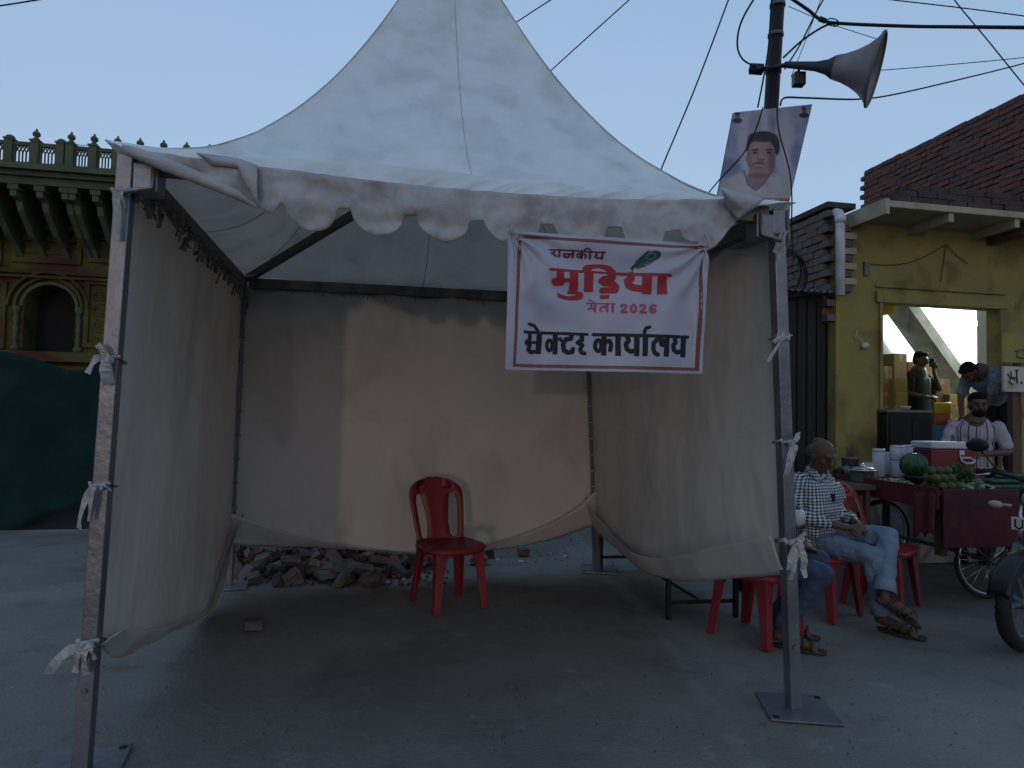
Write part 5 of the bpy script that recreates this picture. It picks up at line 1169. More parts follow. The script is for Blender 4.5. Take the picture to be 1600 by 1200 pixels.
# cucumbers at the right end of the cart
cu = MB(); cu.cap((-.07, 0, 0), (.07, 0, 0), .022, .018, 10); cmesh = None
for lay in range(3):
    for i in range(5-lay):
        p = Vector((.60+.15*i+lay*.06, .09, TZ+.024+lay*.042))
        for j in range(2):
            if cmesh is None: o = obj('cucumber', cu, 'melon'); cmesh = o.data
            else: o = bpy.data.objects.new('cucumber', cmesh); S.collection.objects.link(o)
            o.location = CWd(p+Vector((0, j*.05+lay*.02, 0))); o.rotation_euler = (0, 0, YAW+r8.uniform(-.2, .2)); setp(o, 'dark green cucumber in the %s layer at the right end of the cart, %s row' % (('bottom', 'middle', 'top')[lay], ('front', 'back')[j]), 'cucumber', 'cucumbers stacked on the cart')
# leafy bunch
lfm = MB()
for k in range(260):
    a, b = r8.random()*6.28, r8.random(); c = Vector((.12*math.cos(a)*math.sqrt(b), .08*math.sin(a)*math.sqrt(b), .02+.17*r8.random()*(1-.4*b))); s_ = r8.uniform(.015, .03); d1 = Vector([r8.uniform(-1, 1) for _ in range(3)]).normalized()*s_; d2 = d1.cross(Vector([r8.uniform(-1, 1) for _ in range(3)])).normalized()*s_*.6
    lfm.add([c-d1, c+d2, c+d1, c-d2], [(0, 1, 2, 3)])
p = CWd(Vector((.60, .42, TZ))); o = obj('herb_bunch', lfm, 'leaf', loc=p, yaw=YAW); setp(o, 'leafy green herb bunch behind the cut fruit on the cart', 'herbs')
# cool box
q0 = CF.pix(1456, 747, .62); q1 = CF.pix(1525, 712, .62); q2 = CF.pix(1440, 700, .62)
cb = thing('cool_box', 'red cool box with white lid and handle standing on the fruit cart', 'cool box', CWd(Vector(((q0.x+q1.x)/2, .73, TZ))), YAW)
hw_ = (q1.x-q0.x)/2; zb = .29
m = MB(); m.box((-hw_, -.11, .0), (hw_, .11, zb)); obj('body', m, 'cooler_red', cb, bev=.015)
m = MB(); m.box((-hw_-.012, -.122, zb+.002), (hw_+.012, .122, zb+.06)); obj('lid', m, 'white_plastic', cb, bev=.012)
m = MB(); m.tube([(.06, -.115, zb-.06), (.05, -.14, zb-.10), (.08, -.145, zb-.12), (.15, -.145, zb-.12), (.18, -.14, zb-.10), (.16, -.115, zb-.075), (.06, -.13, zb-.075)], .009, 8); m.box((.05, -.118, zb-.05), (.10, -.112, zb-.01)); obj('handle', m, 'white_plastic', cb)
# jars, pot, tins on the cart left/back
def jar(px, r_, h, y_, label, mname='white_plastic', zoff=0, group='white plastic jars'):
    p = CF.pix(px, 700, y_); t = thing('plastic_jar', label, 'jar', CWd(Vector((p.x, y_, TZ+zoff))), YAW, group)
    m = MB(); m.lathe([(r_*.95, 0), (r_, .01), (r_, h*.86), (r_*.9, h*.9)], 18); obj('body', m, mname, t)
    m = MB(); m.lathe([(r_*.98, h*.9), (r_*1.0, h*.92), (r_*.98, h*.99), (r_*.8, h)], 18); obj('lid', m, mname, t); return t
jar(1373, .055, .26, 1.15, 'tall white jar, leftmost of the jars on the cart')
jar(1388, .045, .22, 1.30, 'narrow white jar second from left behind the steel pot')
jar(1402, .065, .15, 1.12, 'squat white tub, lower one of the stack beside the watermelon')
jar(1402, .062, .14, 1.12, 'white tub stacked on another beside the watermelon', zoff=.152)
jar(1420, .06, .15, 1.2, 'white tub right behind the watermelon, lower of two')
jar(1420, .058, .14, 1.2, 'white tub right behind the watermelon, upper of two', zoff=.152)
sidet = thing('side_table', 'small dark table holding pots at the left end of the fruit cart', 'table', CWd(Vector((-.42, 1.0, 0))), YAW)
m = MB(); m.box((-.36, -.4, TZ-.06), (.38, .5, TZ-.02)); obj('table_top', m, 'wood', sidet)
for x in (-.32, .33):
    for y in (-.35, .45): m = MB(); m.box((x-.02, y-.02, 0), (x+.02, y+.02, TZ-.061)); obj('leg', m, 'wood', sidet)
def onside(px, y_): return CWd(Vector((CF.pix(px, 735, y_).x, y_, TZ-.02)))
pot = thing('steel_pot', 'wide steel cooking pot with lid beside the man in the checked shirt', 'pot', onside(1347, .85), YAW)
m = MB(); m.lathe([(.085, 0), (.095, .02), (.095, .10), (.125, .105), (.125, .112), (.09, .115)], 20); obj('body', m, 'steel', pot)
m = MB(); m.lathe([(.10, .117), (.08, .13), (.03, .14), (.012, .145), (.014, .165), (.004, .17)], 16); obj('lid', m, 'steel', pot)
tin = thing('food_tin', 'small labelled tin behind the steel pot', 'tin', onside(1358, 1.15), YAW); m = MB(); m.lathe([(.07, 0), (.07, .14), (.066, .145)], 16); obj('can_body', m, 'sign', tin); m = MB(); m.lathe([(.067, .146), (.06, .152)], 16); obj('lid', m, 'steel', tin)
bk = thing('dark_bucket', 'dark round bucket of sticks standing against the yellow pier', 'bucket', onside(1328, 1.35)+EZ*.0, YAW)
m = MB(); m.lathe([(.06, 0), (.075, .17), (.082, .172), (.082, .185), (.07, .186)], 16); obj('bucket_body', m, 'steel_dark', bk)
m = MB()
for k in range(7): m.tube([(.01*k-.03, 0, .1), (.012*k-.035, .01*(k % 3), .26+.01*k)], .008, 5)
obj('sticks', m, 'wood', bk)
for k, (px_, s_) in enumerate(((1312, .06), (1322, .07), (1338, .055), (1352, .065), (1362, .05))):
    m = MB(); P = onside(px_, 1.28); m.ell((0, 0, s_*.8), (s_, s_*.8, s_*.8), 12); o = obj('cloth_bundle', m, ('darkfill', 'steel_dark', 'grime')[k % 3], loc=P, yaw=YAW)
    for v in o.data.vertices: v.co += Vector((nz(*(v.co*25)), nz(*(v.co*25+Vector((3, 1, 2)))), nz(*(v.co*20+Vector((8, 1, 2))))))*.02
    setp(o, 'dark knotted bundle on the side table against the yellow pier', 'bundle', 'dark bundles on the side table')

# ------------------------------------------------------------------ shop goods
def SW(p): return SF.O + SF.x*p.x + SF.y*p.y + EZ*p.z
def carton(x, y, z, w_, d, h, label, mname='carton', rz=0.):
    t = thing('cardboard_carton', label, 'carton', SW(Vector((x, y, z))), YAW+rz, 'cartons stacked in the shop')
    m = MB(); m.box((-w_/2, -d/2, 0), (w_/2, d/2, h-.002)); obj('box', m, mname, t, bev=.004)
    m = MB(); m.box((-.03, -d/2-.002, h*.7), (.03, d/2+.002, h)); obj('tape', m, 'tape', t)
def stackat(pxl, pxr, tops, y, zb_, words, mats):
    a = SF.pix(pxl, 600, y).x; b = SF.pix(pxr, 600, y).x; z = zb_
    for i, (py, mn) in enumerate(zip(tops, mats)):
        z1 = SF.pix((pxl+pxr)/2, py, y).z
        carton((a+b)/2, y+.2, z, (b-a)*.98, .36, z1-z, ('lowest', 'second', 'third', 'fourth', 'topmost')[min(i, 4) if i < len(tops)-1 else 4]+' carton of the '+words, mn, r8.uniform(-.04, .04)); z = z1+.002
stackat(1372, 1399, [652, 632, 612, 592], 1.7, FL_, 'stack at the left edge of the shop opening', ['carton', 'carton', 'carton', 'carton'])
stackat(1400, 1420, [652, 632, 612, 591], 1.65, FL_, 'yellowish stack left of the person on the phone', ['carton', 'carton_b', 'carton_b', 'carton_b'])
stackat(1376, 1396, [640, 572], 2.3, FL_, 'rear pile left in the shop', ['carton', 'carton'])
stackat(1398, 1419, [620, 592, 552], 2.4, FL_, 'tall rear stack behind the yellowish boxes', ['carton', 'carton', 'carton'])
stackat(1421, 1442, [620, 590, 565], 2.4, FL_, 'rear stack directly behind the person on the phone', ['carton', 'carton_b', 'carton'])
stackat(1443, 1463, [630, 600, 568], 2.4, FL_, 'rear stack right of the person on the phone', ['carton', 'carton', 'carton_b'])
stackat(1464, 1486, [650, 622, 592], 1.9, FL_, 'stack under the sloping stair', ['carton', 'carton_b', 'carton'])
stackat(1484, 1512, [655, 634, 616], 1.8, FL_, 'low stack at the foot of the sloping stair', ['carton', 'carton', 'carton_b'])
# water jug on blue drum
yj = .75; xj = SF.pix(1473, 640, yj).x; zj0 = SF.pix(1473, 664, yj).z; zj1 = SF.pix(1473, 646, yj).z; zj2 = SF.pix(1473, 629, yj).z
dr_ = thing('blue_drum', 'blue plastic drum under the yellow and red water jug', 'drum', SW(Vector((xj, yj, FL_))), YAW); rj = .095
m = MB(); m.lathe([(rj*1.25, 0), (rj*1.3, .03), (rj*1.3, zj0-FL_-.03), (rj*1.2, zj0-FL_-.003)], 20); obj('barrel', m, 'blue', dr_); m = MB(); m.tube([(rj*1.31*math.cos(a), rj*1.31*math.sin(a), (zj0-FL_)*.6) for a in (2*math.pi*k/20 for k in range(21))], .012, 6, cap=False); obj('rib', m, 'blue', dr_)
jg = thing('water_jug', 'yellow topped red water jug with a white tap on the blue drum', 'water jug', SW(Vector((xj, yj, zj0))), YAW)
m = MB(); m.lathe([(rj, 0), (rj, zj1-zj0)], 20); obj('lower_body', m, 'cooler_brick', jg); m = MB(); m.lathe([(rj*.99, zj1-zj0+.001), (rj, zj2-zj0-.03), (rj*1.04, zj2-zj0-.028), (rj*1.04, zj2-zj0-.005), (rj*.9, zj2-zj0)], 20); obj('lid', m, 'cooler_yellow', jg)
m = MB(); m.tube([(0, -rj, .05), (0, -rj-.03, .05)], .02, 12); obj('tap', m, 'white_plastic', jg)
# dark display counter and orange chair at the shop mouth
yc = -.15; a = SF.pix(1386, 640, yc); b = SF.pix(1457, 686, yc)
ct = thing('dark_counter', 'black panelled counter standing in the shop mouth left of the blue drum', 'counter', SW(Vector(((a.x+b.x)/2, yc, FL_-.02))), YAW); a.z -= FL_-.02; hx_ = (b.x-a.x)/2
m = MB(); m.box((-hx_, 0, 0), (hx_, .35, a.z-.03)); obj('carcass', m, 'plastic_black', ct, bev=.005); m = MB(); m.box((-hx_-.01, -.01, a.z-.028), (hx_+.01, .36, a.z)); obj('top', m, 'steel_dark', ct, bev=.003)
for k in range(2): m = MB(); m.box((-hx_+.03+k*hx_, -.006, .1), (-.03+k*hx_, -.001, a.z-.08)); obj('panel', m, 'black', ct)
cu_ = thing('plastic_cup', 'white bowl standing on the dark counter in the shop', 'bowl', SW(Vector((SF.pix(1428, 636, yc).x, yc+.12, a.z+FL_-.02+.001))), 0); m = MB(); m.lathe([(.025, 0), (.05, .035), (.052, .045)], 14, cap=False); obj('cup_body', m, 'white_plastic', cu_, solid=.003); m = MB(); m.lathe([(.022, .001), (.03, .004)], 12); obj('base', m, 'white_plastic', cu_)
oc = thing('orange_chair', 'orange plastic armchair half hidden behind the dark counter', 'chair', SW(Vector((SF.pix(1384, 640, .05).x+.08, .45, FL_))), YAW)
m = MB(); zt_ = SF.pix(1390, 631, .45).z-FL_; m.tube([(-.16, -.2, .0), (-.17, -.2, .55), (-.17, -.05, zt_-.12), (-.13, .05, zt_-.02), (0, .07, zt_), (.13, .05, zt_-.02), (.17, -.05, zt_-.12), (.17, -.2, .55), (.16, -.2, 0)], .018, 8); obj('frame', m, 'orange', oc)
m = MB(); m.box((-.16, -.2, .40), (.16, .1, .42)); obj('seat', m, 'orange', oc)
for x in (-.1, -.03, .04, .11): m = MB(); m.box((x-.02, .055, .42), (x+.02, .065, zt_-.03)); obj('back_slat', m, 'orange', oc)
# sign board at right edge
q0 = SF.pix(1569, 572, -.9); q1 = SF.pix(1572, 612, -.9)
sg = thing('sign_board', 'whitish hand lettered sign board on a wooden post at the right edge', 'sign', SW(Vector((q0.x, -.9, 0))), YAW)
m = MB(); m.box((0, 0, q1.z), (1.0, .03, q0.z)); obj('board', m, 'sign', sg, bev=.004)
m = MB(); X = SF.pix(1585, 640, -.86).x-q0.x; m.box((X-.03, .031, 0), (X+.03, .09, q0.z)); obj('post', m, 'wood', sg)
def sgp(px, py, o=-.003): p = SF.pix(px, py, -.9); return Vector((p.x-q0.x, o, p.z))
m = MB()
for P in (((1574, 584), (1579, 592), (1576, 597), (1582, 601)), ((1579, 580), (1580, 590), (1589, 590)), ((1588, 579), (1589, 599)), ((1580, 590), (1586, 594)), ((1586, 579), (1591, 578))): m.tube([sgp(*q_) for q_ in P], .007, 5)
m.ell(sgp(1596, 598), (.012, .003, .012), 8); obj('lettering', m, 'txt_black', sg)
q0b, q1b = SF.pix(1566, 520, -.75), SF.pix(1566, 566, -.75)
sg2 = thing('upper_sign_board', 'weathered pale green board with teal letters above the lower sign at the right edge', 'sign', SW(Vector((q0b.x, -.75, 0))), YAW)
m = MB(); m.box((0, 0, q1b.z), (1.0, .02, q0b.z)); obj('board', m, 'yellow', sg2); m = MB()
for P in (((1586, 549), (1600, 545)), ((1590, 549), (1588, 558), (1598, 560), (1604, 552)), ((1600, 545), (1602, 560))): m.tube([Vector((SF.pix(x, y, -.75).x-q0b.x, -.003, SF.pix(x, y, -.75).z)) for x, y in P], .008, 5)
obj('lettering', m, 'sign_teal', sg2)
m = MB(); m.box((.2, .021, 0), (.25, .07, q1b.z+.02)); obj('post', m, 'wood', sg2)

# ------------------------------------------------------------------ people
TX = bpy.data.textures.new('cloth_folds', 'CLOUDS'); TX.noise_scale = .085; TX.noise_depth = 2
def body(name, mb, m, parent, vox=.009, smooth=6):
    mods = [('REMESH', {'mode': 'VOXEL', 'voxel_size': vox, 'use_smooth_shade': True}), ('SMOOTH', {'factor': .5, 'iterations': smooth})]
    if name in ('shirt', 'trousers'): mods.append(('DISPLACE', {'texture': TX, 'strength': .034, 'mid_level': .5, 'texture_coords': 'LOCAL'}))
    return obj(name, mb, m, parent, mods=mods)
def head(mb, c, q, s=1.0):          # adds head mass (faces local -y) at centre c, rotation q
    f = lambda x, y, z: Vector(c) + q @ Vector((x*s, y*s, z*s))
    e = q.to_euler() if hasattr(q, 'to_euler') else q
    mb.ell(f(0, .012, .028), (.076*s, .093*s, .092*s), 18, rot=e); mb.ell(f(0, -.012, -.045), (.060*s, .070*s, .068*s), 16, rot=e)
    mb.ell(f(0, -.045, -.085), (.034*s, .032*s, .026*s), 12, rot=e); mb.cap(f(0, -.082, .022), f(0, -.105, -.022), .009*s, .016*s, 8)
    mb.ell(f(-.012, -.095, -.024), (.009*s,)*3, 8); mb.ell(f(.012, -.095, -.024), (.009*s,)*3, 8)
    mb.ell(f(0, -.076, -.055), (.026*s, .014*s, .010*s), 10, rot=e); mb.ell(f(0, -.072, .035), (.058*s, .018*s, .012*s), 10, rot=e)
    for sx in (-1, 1): mb.ell(f(sx*.077, .012, -.012), (.010*s, .020*s, .032*s), 10, rot=e); mb.ell(f(sx*.04, -.06, -.018), (.024*s, .022*s, .02*s), 10, rot=e)
    return f, e
def face(f, e, parent, s, hairm, bald=False, must=False, beard=False, sk='skin'):
    for sx in (-1, 1): m = MB(); m.ell(f(sx*.030, -.079, .012), (.013*s, .008*s, .006*s), 10, rot=e); obj('eye', m, 'eye', parent)
    for sx in (-1, 1): m = MB(); m.cap(f(sx*.014, -.089, .033), f(sx*.048, -.078, .036), .0045*s, .003*s, 6); obj('eyebrow', m, hairm, parent)
    m = MB()
    if bald:
        for sx in (-1, 1): m.ell(f(sx*.055, .045, .01), (.034*s, .058*s, .055*s), 14, rot=e)
        m.ell(f(0, .075, .0), (.06*s, .04*s, .065*s), 14, rot=e); m.ell(f(0, .05, .075), (.05*s, .06*s, .042*s), 12, rot=e)
    else:
        m.ell(f(0, .028, .055), (.084*s, .092*s, .080*s), 18, rot=e); m.ell(f(0, .055, .0), (.076*s, .062*s, .085*s), 14, rot=e); m.ell(f(0, -.045, .095), (.062*s, .042*s, .032*s), 12, rot=e)
    body('hair', m, hairm, parent, .007, 2)
    if must: m = MB(); m.cap(f(-.028, -.088, -.043), f(0, -.097, -.036), .004*s, .008*s, 8); m.cap(f(.028, -.088, -.043), f(0, -.097, -.036), .004*s, .008*s, 8); obj('moustache', m, hairm, parent)
    if beard: m = MB(); m.ell(f(0, -.038, -.078), (.062*s, .058*s, .042*s), 14, rot=e); m.ell(f(0, -.085, -.043), (.03*s, .014*s, .007*s), 8, rot=e); body('beard', m, hairm, parent, .006, 2)
def hand(mb, wrist, d, side, curl=.5, pn_=Vector((0, 0, -1))):     # five fingers growing from a palm
    d = d.normalized(); pn_ = (pn_-d*pn_.dot(d)).normalized(); s_ = d.cross(pn_)*side
    pc = wrist+d*.045; mb.ell(pc, (.03, .03, .03), 10); mb.ell(wrist+d*.065, (.036, .034, .02), 10)
    for k, (o_, L_) in enumerate(((-.028, .062), (-.010, .074), (.009, .070), (.027, .054))):
        b = wrist+d*.075+s_*o_; m1 = b+(d*math.cos(curl*.6)+pn_*math.sin(curl*.6))*L_*.5; m2 = m1+(d*math.cos(curl*1.5)+pn_*math.sin(curl*1.5))*L_*.5
        mb.cap(b, m1, .0095, .0088, 8); mb.cap(m1, m2, .0088, .0075, 8)
    t0 = wrist+d*.03-s_*.025; t1 = t0-s_*.028+d*.025+pn_*.01; mb.cap(t0, t1, .012, .0105, 8); mb.cap(t1, t1+d*.03+pn_*.008, .0105, .009, 8)
V_ = lambda *a: Vector(a)
# seated man in checked shirt, legs crossed, hands in lap
man = thing('person', 'balding man in black and white checked shirt and light jeans seated with crossed legs', 'person', (2.25, 4.97, 0), R(34), 'people')
def seated(root, top, leg, skin, hairm, cross=True, must=True, bald=True, cloth2='denim_light', lean=0., headz=1.12, headdx=0.):
    hq = Euler((R(24), 0, R(-8))).to_matrix() if cross else Euler((R(12), 0, 0)).to_matrix()
    hc = V_(headdx, -.01+lean, headz)
    b = MB(); f, e = head(b, hc, hq); b.cap(V_(headdx*.6, .07+lean, headz-.16), hc+V_(0, .015, -.04), .055, .052)
    b.ell(V_(0, .06+lean*.5, .80), (.13, .09, .2)); b.ell(V_(0, .04, .55), (.14, .11, .1))
    sh_z = headz-.19
    E1, E2 = V_(-.265, .03, .70), V_(.265, .03, .70); W1, W2 = V_(-.07, -.23, .645), V_(.05, -.26, .655)
    if not cross: W1, W2 = V_(-.12, -.33, .62), V_(.12, -.33, .62)
    for Sh, E_, W_ in ((V_(-.18, .08+lean, sh_z), E1, W1), (V_(.18, .08+lean, sh_z), E2, W2)): b.chain([(Sh, .045), (E_, .038), (W_, .026)])
    hand(b, W1, V_(.7, -.5, -.1), 1, .6); hand(b, W2, V_(-.8, -.25, -.1), -1, .6)
    if cross:
        K1, A1, T1 = V_(-.06, -.40, .485), V_(-.02, -.46, .10), V_(.0, -.64, .025)
        K2, A2, T2 = V_(.08, -.44, .60), V_(-.12, -.52, .255), V_(-.10, -.68, .17)
    else:
        K1, A1, T1 = V_(-.12, -.45, .47), V_(-.12, -.22, .10), V_(-.13, -.40, .025); K2, A2, T2 = V_(.10, -.43, .50), V_(.12, -.18, .10), V_(.13, -.36, .025)
    for Hh, K, A_, Tt in ((V_(-.09, .03, .52), K1, A1, T1), (V_(.09, .03, .53), K2, A2, T2)):
        b.chain([(Hh, .07), (K, .05), (A_, .034)]); dd_ = (Tt-A_); b.cap(A_+V_(0, .02, -.03), A_+dd_*.55-EZ*.01, .034, .034); b.cap(A_+dd_*.5-EZ*.01, Tt, .036, .026)
        sd_ = V_(1, 0, 0)
        for k in range(5): o_ = (-.032+.016*k); b.cap(Tt+sd_*o_, Tt+sd_*o_+dd_.normalized()*(.045-.005*k), .010, .008, 6)
    body('body', b, skin, root, .0065, 3)
    face(f, e, root, 1.0, hairm, bald=bald, must=must)
    s = MB(); s.ell(V_(0, .07+lean, sh_z-.08), (.185, .115, .15), 20); s.ell(V_(0, .045+lean*.6, .72), (.175, .135, .17), 20); s.ell(V_(0, .03, .58), (.175, .14, .09), 20)
    s.cap(V_(-.15, .08+lean, sh_z), V_(.15, .08+lean, sh_z), .062, .062); s.cap(V_(0, .08+lean, sh_z), V_(0, .06+lean, sh_z+.07), .075, .06)
    for Sh, E_, W_ in ((V_(-.18, .08+lean, sh_z), E1, W1), (V_(.18, .08+lean, sh_z), E2, W2)): s.chain([(Sh, .067), (E_, .056)]); s.cap(E_, E_.lerp(W_, .62), .055, .046)
    for k in range(5): z = .6+.07*k; s.cap(V_(-.14, -.02+.02*math.sin(k*2), z), V_(.14, -.03, z+.03*math.sin(k*3)), .075, .07, 10)
    sh = body('shirt', s, top, root, .008, 4)
    # open collar
    m = MB()
    for sx in (-1, 1): m.add([V_(sx*.02, -.045+lean, sh_z+.015), V_(sx*.075, -.01+lean, sh_z+.09), V_(sx*.085, .06+lean, sh_z+.10), V_(sx*.10, -.03+lean, sh_z+.015)], [(0, 1, 2, 3)])
    obj('collar', m, top, sh, solid=.006)
    m = MB(); m.box((-.012, -.112+lean, .62), (.012, -.104+lean*.5, sh_z-.02)); 
    t = MB(); t.ell(V_(0, .03, .53), (.17, .14, .10), 18)
    for Hh, K, A_, fl in ((V_(-.09, .03, .52), K1, A1, 1), (V_(.09, .03, .53), K2, A2, 0)):
        t.chain([(Hh, .092), (Hh.lerp(K, .5), .082), (K, .068)]); t.chain([(K, .068), (K.lerp(A_, .45), .062), (K.lerp(A_, .78), .062)])
    body('trousers', t, leg, root, .0085, 4)
    # open trouser hems
    for K, A_ in ((K1, A1), (K2, A2)):
        d = (A_-K).normalized(); m = MB(); q_ = d.to_track_quat('Z', 'Y').to_matrix().to_4x4(); m.lathe([(.060, 0), (.066, .05), (.072, .10)], 16, Matrix.Translation(K.lerp(A_, .72)) @ q_, cap=False); obj('trouser_hem', m, leg, root, solid=.004)
    for A_, Tt in ((A1, T1), (A2, T2)):
        dd_ = Tt-A_; d = dd_.normalized(); q_ = Matrix((V_(1, 0, 0), d, V_(1, 0, 0).cross(d).normalized())).transposed().to_4x4(); c = A_+dd_*.62 + V_(1, 0, 0).cross(d).normalized()*.034
        if A_.z < .15: dd_ = V_(dd_.x, dd_.y, 0); d = dd_.normalized(); c = A_+dd_*.62; c.z = .0; q_ = Matrix((V_(1, 0, 0), d, V_(1, 0, 0).cross(d).normalized())).transposed().to_4x4()
        if A_.z < .15: c.z = .019
        m = MB(); L_ = .15; poly = [(.042*math.cos(a)*(1.08 if math.sin(a) > 0 else .8), L_*math.sin(a)) for a in (2*math.pi*k/24 for k in range(24))]
        mm = Matrix.Translation(c) @ q_; m.add([mm @ V_(x, y, 0) for x, y in poly] + [mm @ V_(x, y, .018) for x, y in poly], [tuple(range(24)), tuple(range(47, 23, -1))] + [(i, i+24, (i+1) % 24+24, (i+1) % 24) for i in range(24)]); sd2 = obj('sandal', m, 'leather', root, fixn=True)
        m = MB(); 
        for yy_ in (.02, .07, -.05): m.tube([mm @ V_(.045*math.cos(a), yy_, .005-.062*math.sin(a)) for a in [k*math.pi/8 for k in range(9)]], .007, 6)
        obj('strap', m, 'leather', sd2)
    return b
seated(man, 'check', 'denim_light', 'skin_dark', 'hair_grey')
m = MB(); m.box((-.018, -.105, .80), (.02, -.09, .86)); obj('pocket_item', m, 'plastic_black', man, bev=.004)
p2 = thing('person', 'person in dark blue jeans seated behind the right front leg of the tent', 'person', (1.52, 4.42, 0), R(64), 'people')
seated(p2, 'floral', 'denim', 'skin_dark', 'hair', cross=False, bald=False, must=False, lean=.06, headz=1.10)
# vendor standing behind the cart
def standing(root, top, leg, skin, hairm, arms, hc, hq, beard=False, vox=.009, torso=None, waist=.95, feet=0.0, apron=None):
    b = MB(); f, e = head(b, hc, hq); t0, t1 = torso or (V_(0, .02, waist), V_(0, .02, 1.38))
    b.cap(t1, hc-V_(0, 0, .06), .052, .05); b.cap(t0, t1, .12, .11)
    for pts, dr_, sd_ in arms: b.chain([(pts[0], .045), (pts[1], .038), (pts[2], .026)]); hand(b, pts[2], dr_, sd_, .5)
    for sx in (-1, 1): b.chain([(V_(sx*.09, t0.y, t0.z-.05), .085), (V_(sx*.10, t0.y*.7, .5), .055), (V_(sx*.11, t0.y*.6, .08), .036)]); b.cap(V_(sx*.11, t0.y*.6, .04), V_(sx*.12, t0.y*.6-.17, .03), .036, .03)
    body('body', b, skin, root, vox, 3); face(f, e, root, 1.0, hairm, beard=beard)
    up_ = (t1-t0).normalized(); s = MB(); s.ell(t0.lerp(t1, .75), (.185, .12, .17), 18); s.ell(t0.lerp(t1, .35), (.165, .125, .20), 18); s.ell(t0, (.165, .13, .13), 18)
    sh = t1-up_*.05; ax = (arms[0][0][0]-arms[1][0][0]); s.cap(sh+ax*.38, sh-ax*.38, .058, .058); s.cap(sh, t1+up_*.02, .08, .062)
    for pts, dr_, sd_ in arms: s.cap(pts[0], pts[0].lerp(pts[1], .75), .062, .060)
    body('shirt', s, top, root, .010, 4)
    t = MB(); t.ell(t0-V_(0, 0, .03), (.165, .13, .12), 16)
    for sx in (-1, 1): t.chain([(V_(sx*.09, t0.y, t0.z-.05), .095), (V_(sx*.10, t0.y*.7, .5), .075), (V_(sx*.11, t0.y*.6, .1), .062)])
    body('trousers', t, leg, root, .012, 3)
    for sx in (-1, 1): m = MB(); m.cap(V_(sx*.11, t0.y*.6+.03, .045), V_(sx*.12, t0.y*.6-.19, .035), .044, .038); obj('shoe', m, 'leather', root)
vy = 6.85; vp = YY(1524, 640, vy)
ven = thing('person', 'bearded vendor in a striped short sleeved shirt standing behind the fruit cart', 'person', (vp.x, vy, 0), R(-26), 'people')
standing(ven, 'stripe', 'black_cloth', 'skin_dark', 'hair', [((V_(-.19, .02, 1.34), V_(-.27, -.05, 1.10), V_(-.27, -.32, 1.06)), V_(-.5, -.8, 0), 1), ((V_(.19, .02, 1.34), V_(.27, -.06, 1.10), V_(.05, -.28, 1.08)), V_(-1, -.2, 0), -1)], V_(.02, -.02, 1.555), Euler((R(8), 0, R(6))).to_matrix(), beard=True)
m = MB(); m.tube([V_(.062*math.cos(a), -.02-.085*abs(math.sin(a)), 1.44-.07*math.sin(a)) for a in [k*math.pi/10 for k in range(11)]], .004, 5); obj('necklace', m, 'black', ven)
sy = 8.45-1.0; sp0 = SF.pix(1437, 600, 1.95); SPW = SW(sp0)
wmn2 = thing('person', 'person in long dark clothes holding a phone to the mouth inside the lit shop', 'person', (SPW.x, SPW.y, FL_), R(30), 'people')
zt2 = SF.pix(1438, 550, 1.95).z-FL_; sc2 = zt2/1.675
standing(wmn2, 'darkcloth', 'darkcloth', 'skin_dark', 'hair', [((V_(-.18, .02, 1.33), V_(-.24, .02, 1.06), V_(-.12, -.2, 1.0)), V_(.5, -.6, .1), 1), ((V_(.18, .02, 1.33), V_(.26, -.14, 1.14), V_(.07, -.16, 1.40)), V_(-.2, -.1, 1), -1)], V_(0, -.02, 1.555), Euler((R(14), 0, 0)).to_matrix(), vox=.011)
m = MB(); m.lathe([(.17, 1.3), (.19, .95), (.22, .5), (.24, .3)], 18, Matrix.Scale(.72, 4, V_(0, 1, 0)), cap=False); obj('apron', m, 'darkcloth', wmn2, solid=.005)
m = MB(); m.box((.03, -.19, 1.45), (.06, -.12, 1.57)); obj('phone', m, 'plastic_black', wmn2); wmn2.scale = (sc2,)*3
bp0 = SF.pix(1560, 620, -.32); BW_ = SW(bp0)
bm_ = thing('person', 'man in grey patterned shirt and black trousers bending forward inside the shop', 'person', (BW_.x, BW_.y, FL_-.02), R(-72), 'people')
standing(bm_, 'floral', 'black_cloth', 'skin_dark', 'hair', [((V_(-.17, -.30, 1.18), V_(-.20, -.36, .92), V_(-.16, -.40, .70)), V_(0, -.2, -1), 1), ((V_(.17, -.30, 1.18), V_(.20, -.38, .93), V_(.14, -.46, .74)), V_(0, -.2, -1), -1)], V_(0, -.47, 1.22), Euler((R(55), 0, 0)).to_matrix(), vox=.011, torso=(V_(0, .05, .92), V_(0, -.30, 1.24)))
bm_.scale = (.90,)*3; bm_.location.z += .11

# ------------------------------------------------------------------ motorcycle entering the frame at the right
mw = G(1592, 1022, 0); my = R(-60)
mt = thing('motorcycle', 'dark parked motorcycle with round mirror and silver fork cut by the right edge', 'motorcycle', (mw.x+.075, mw.y+.06, 0), my)
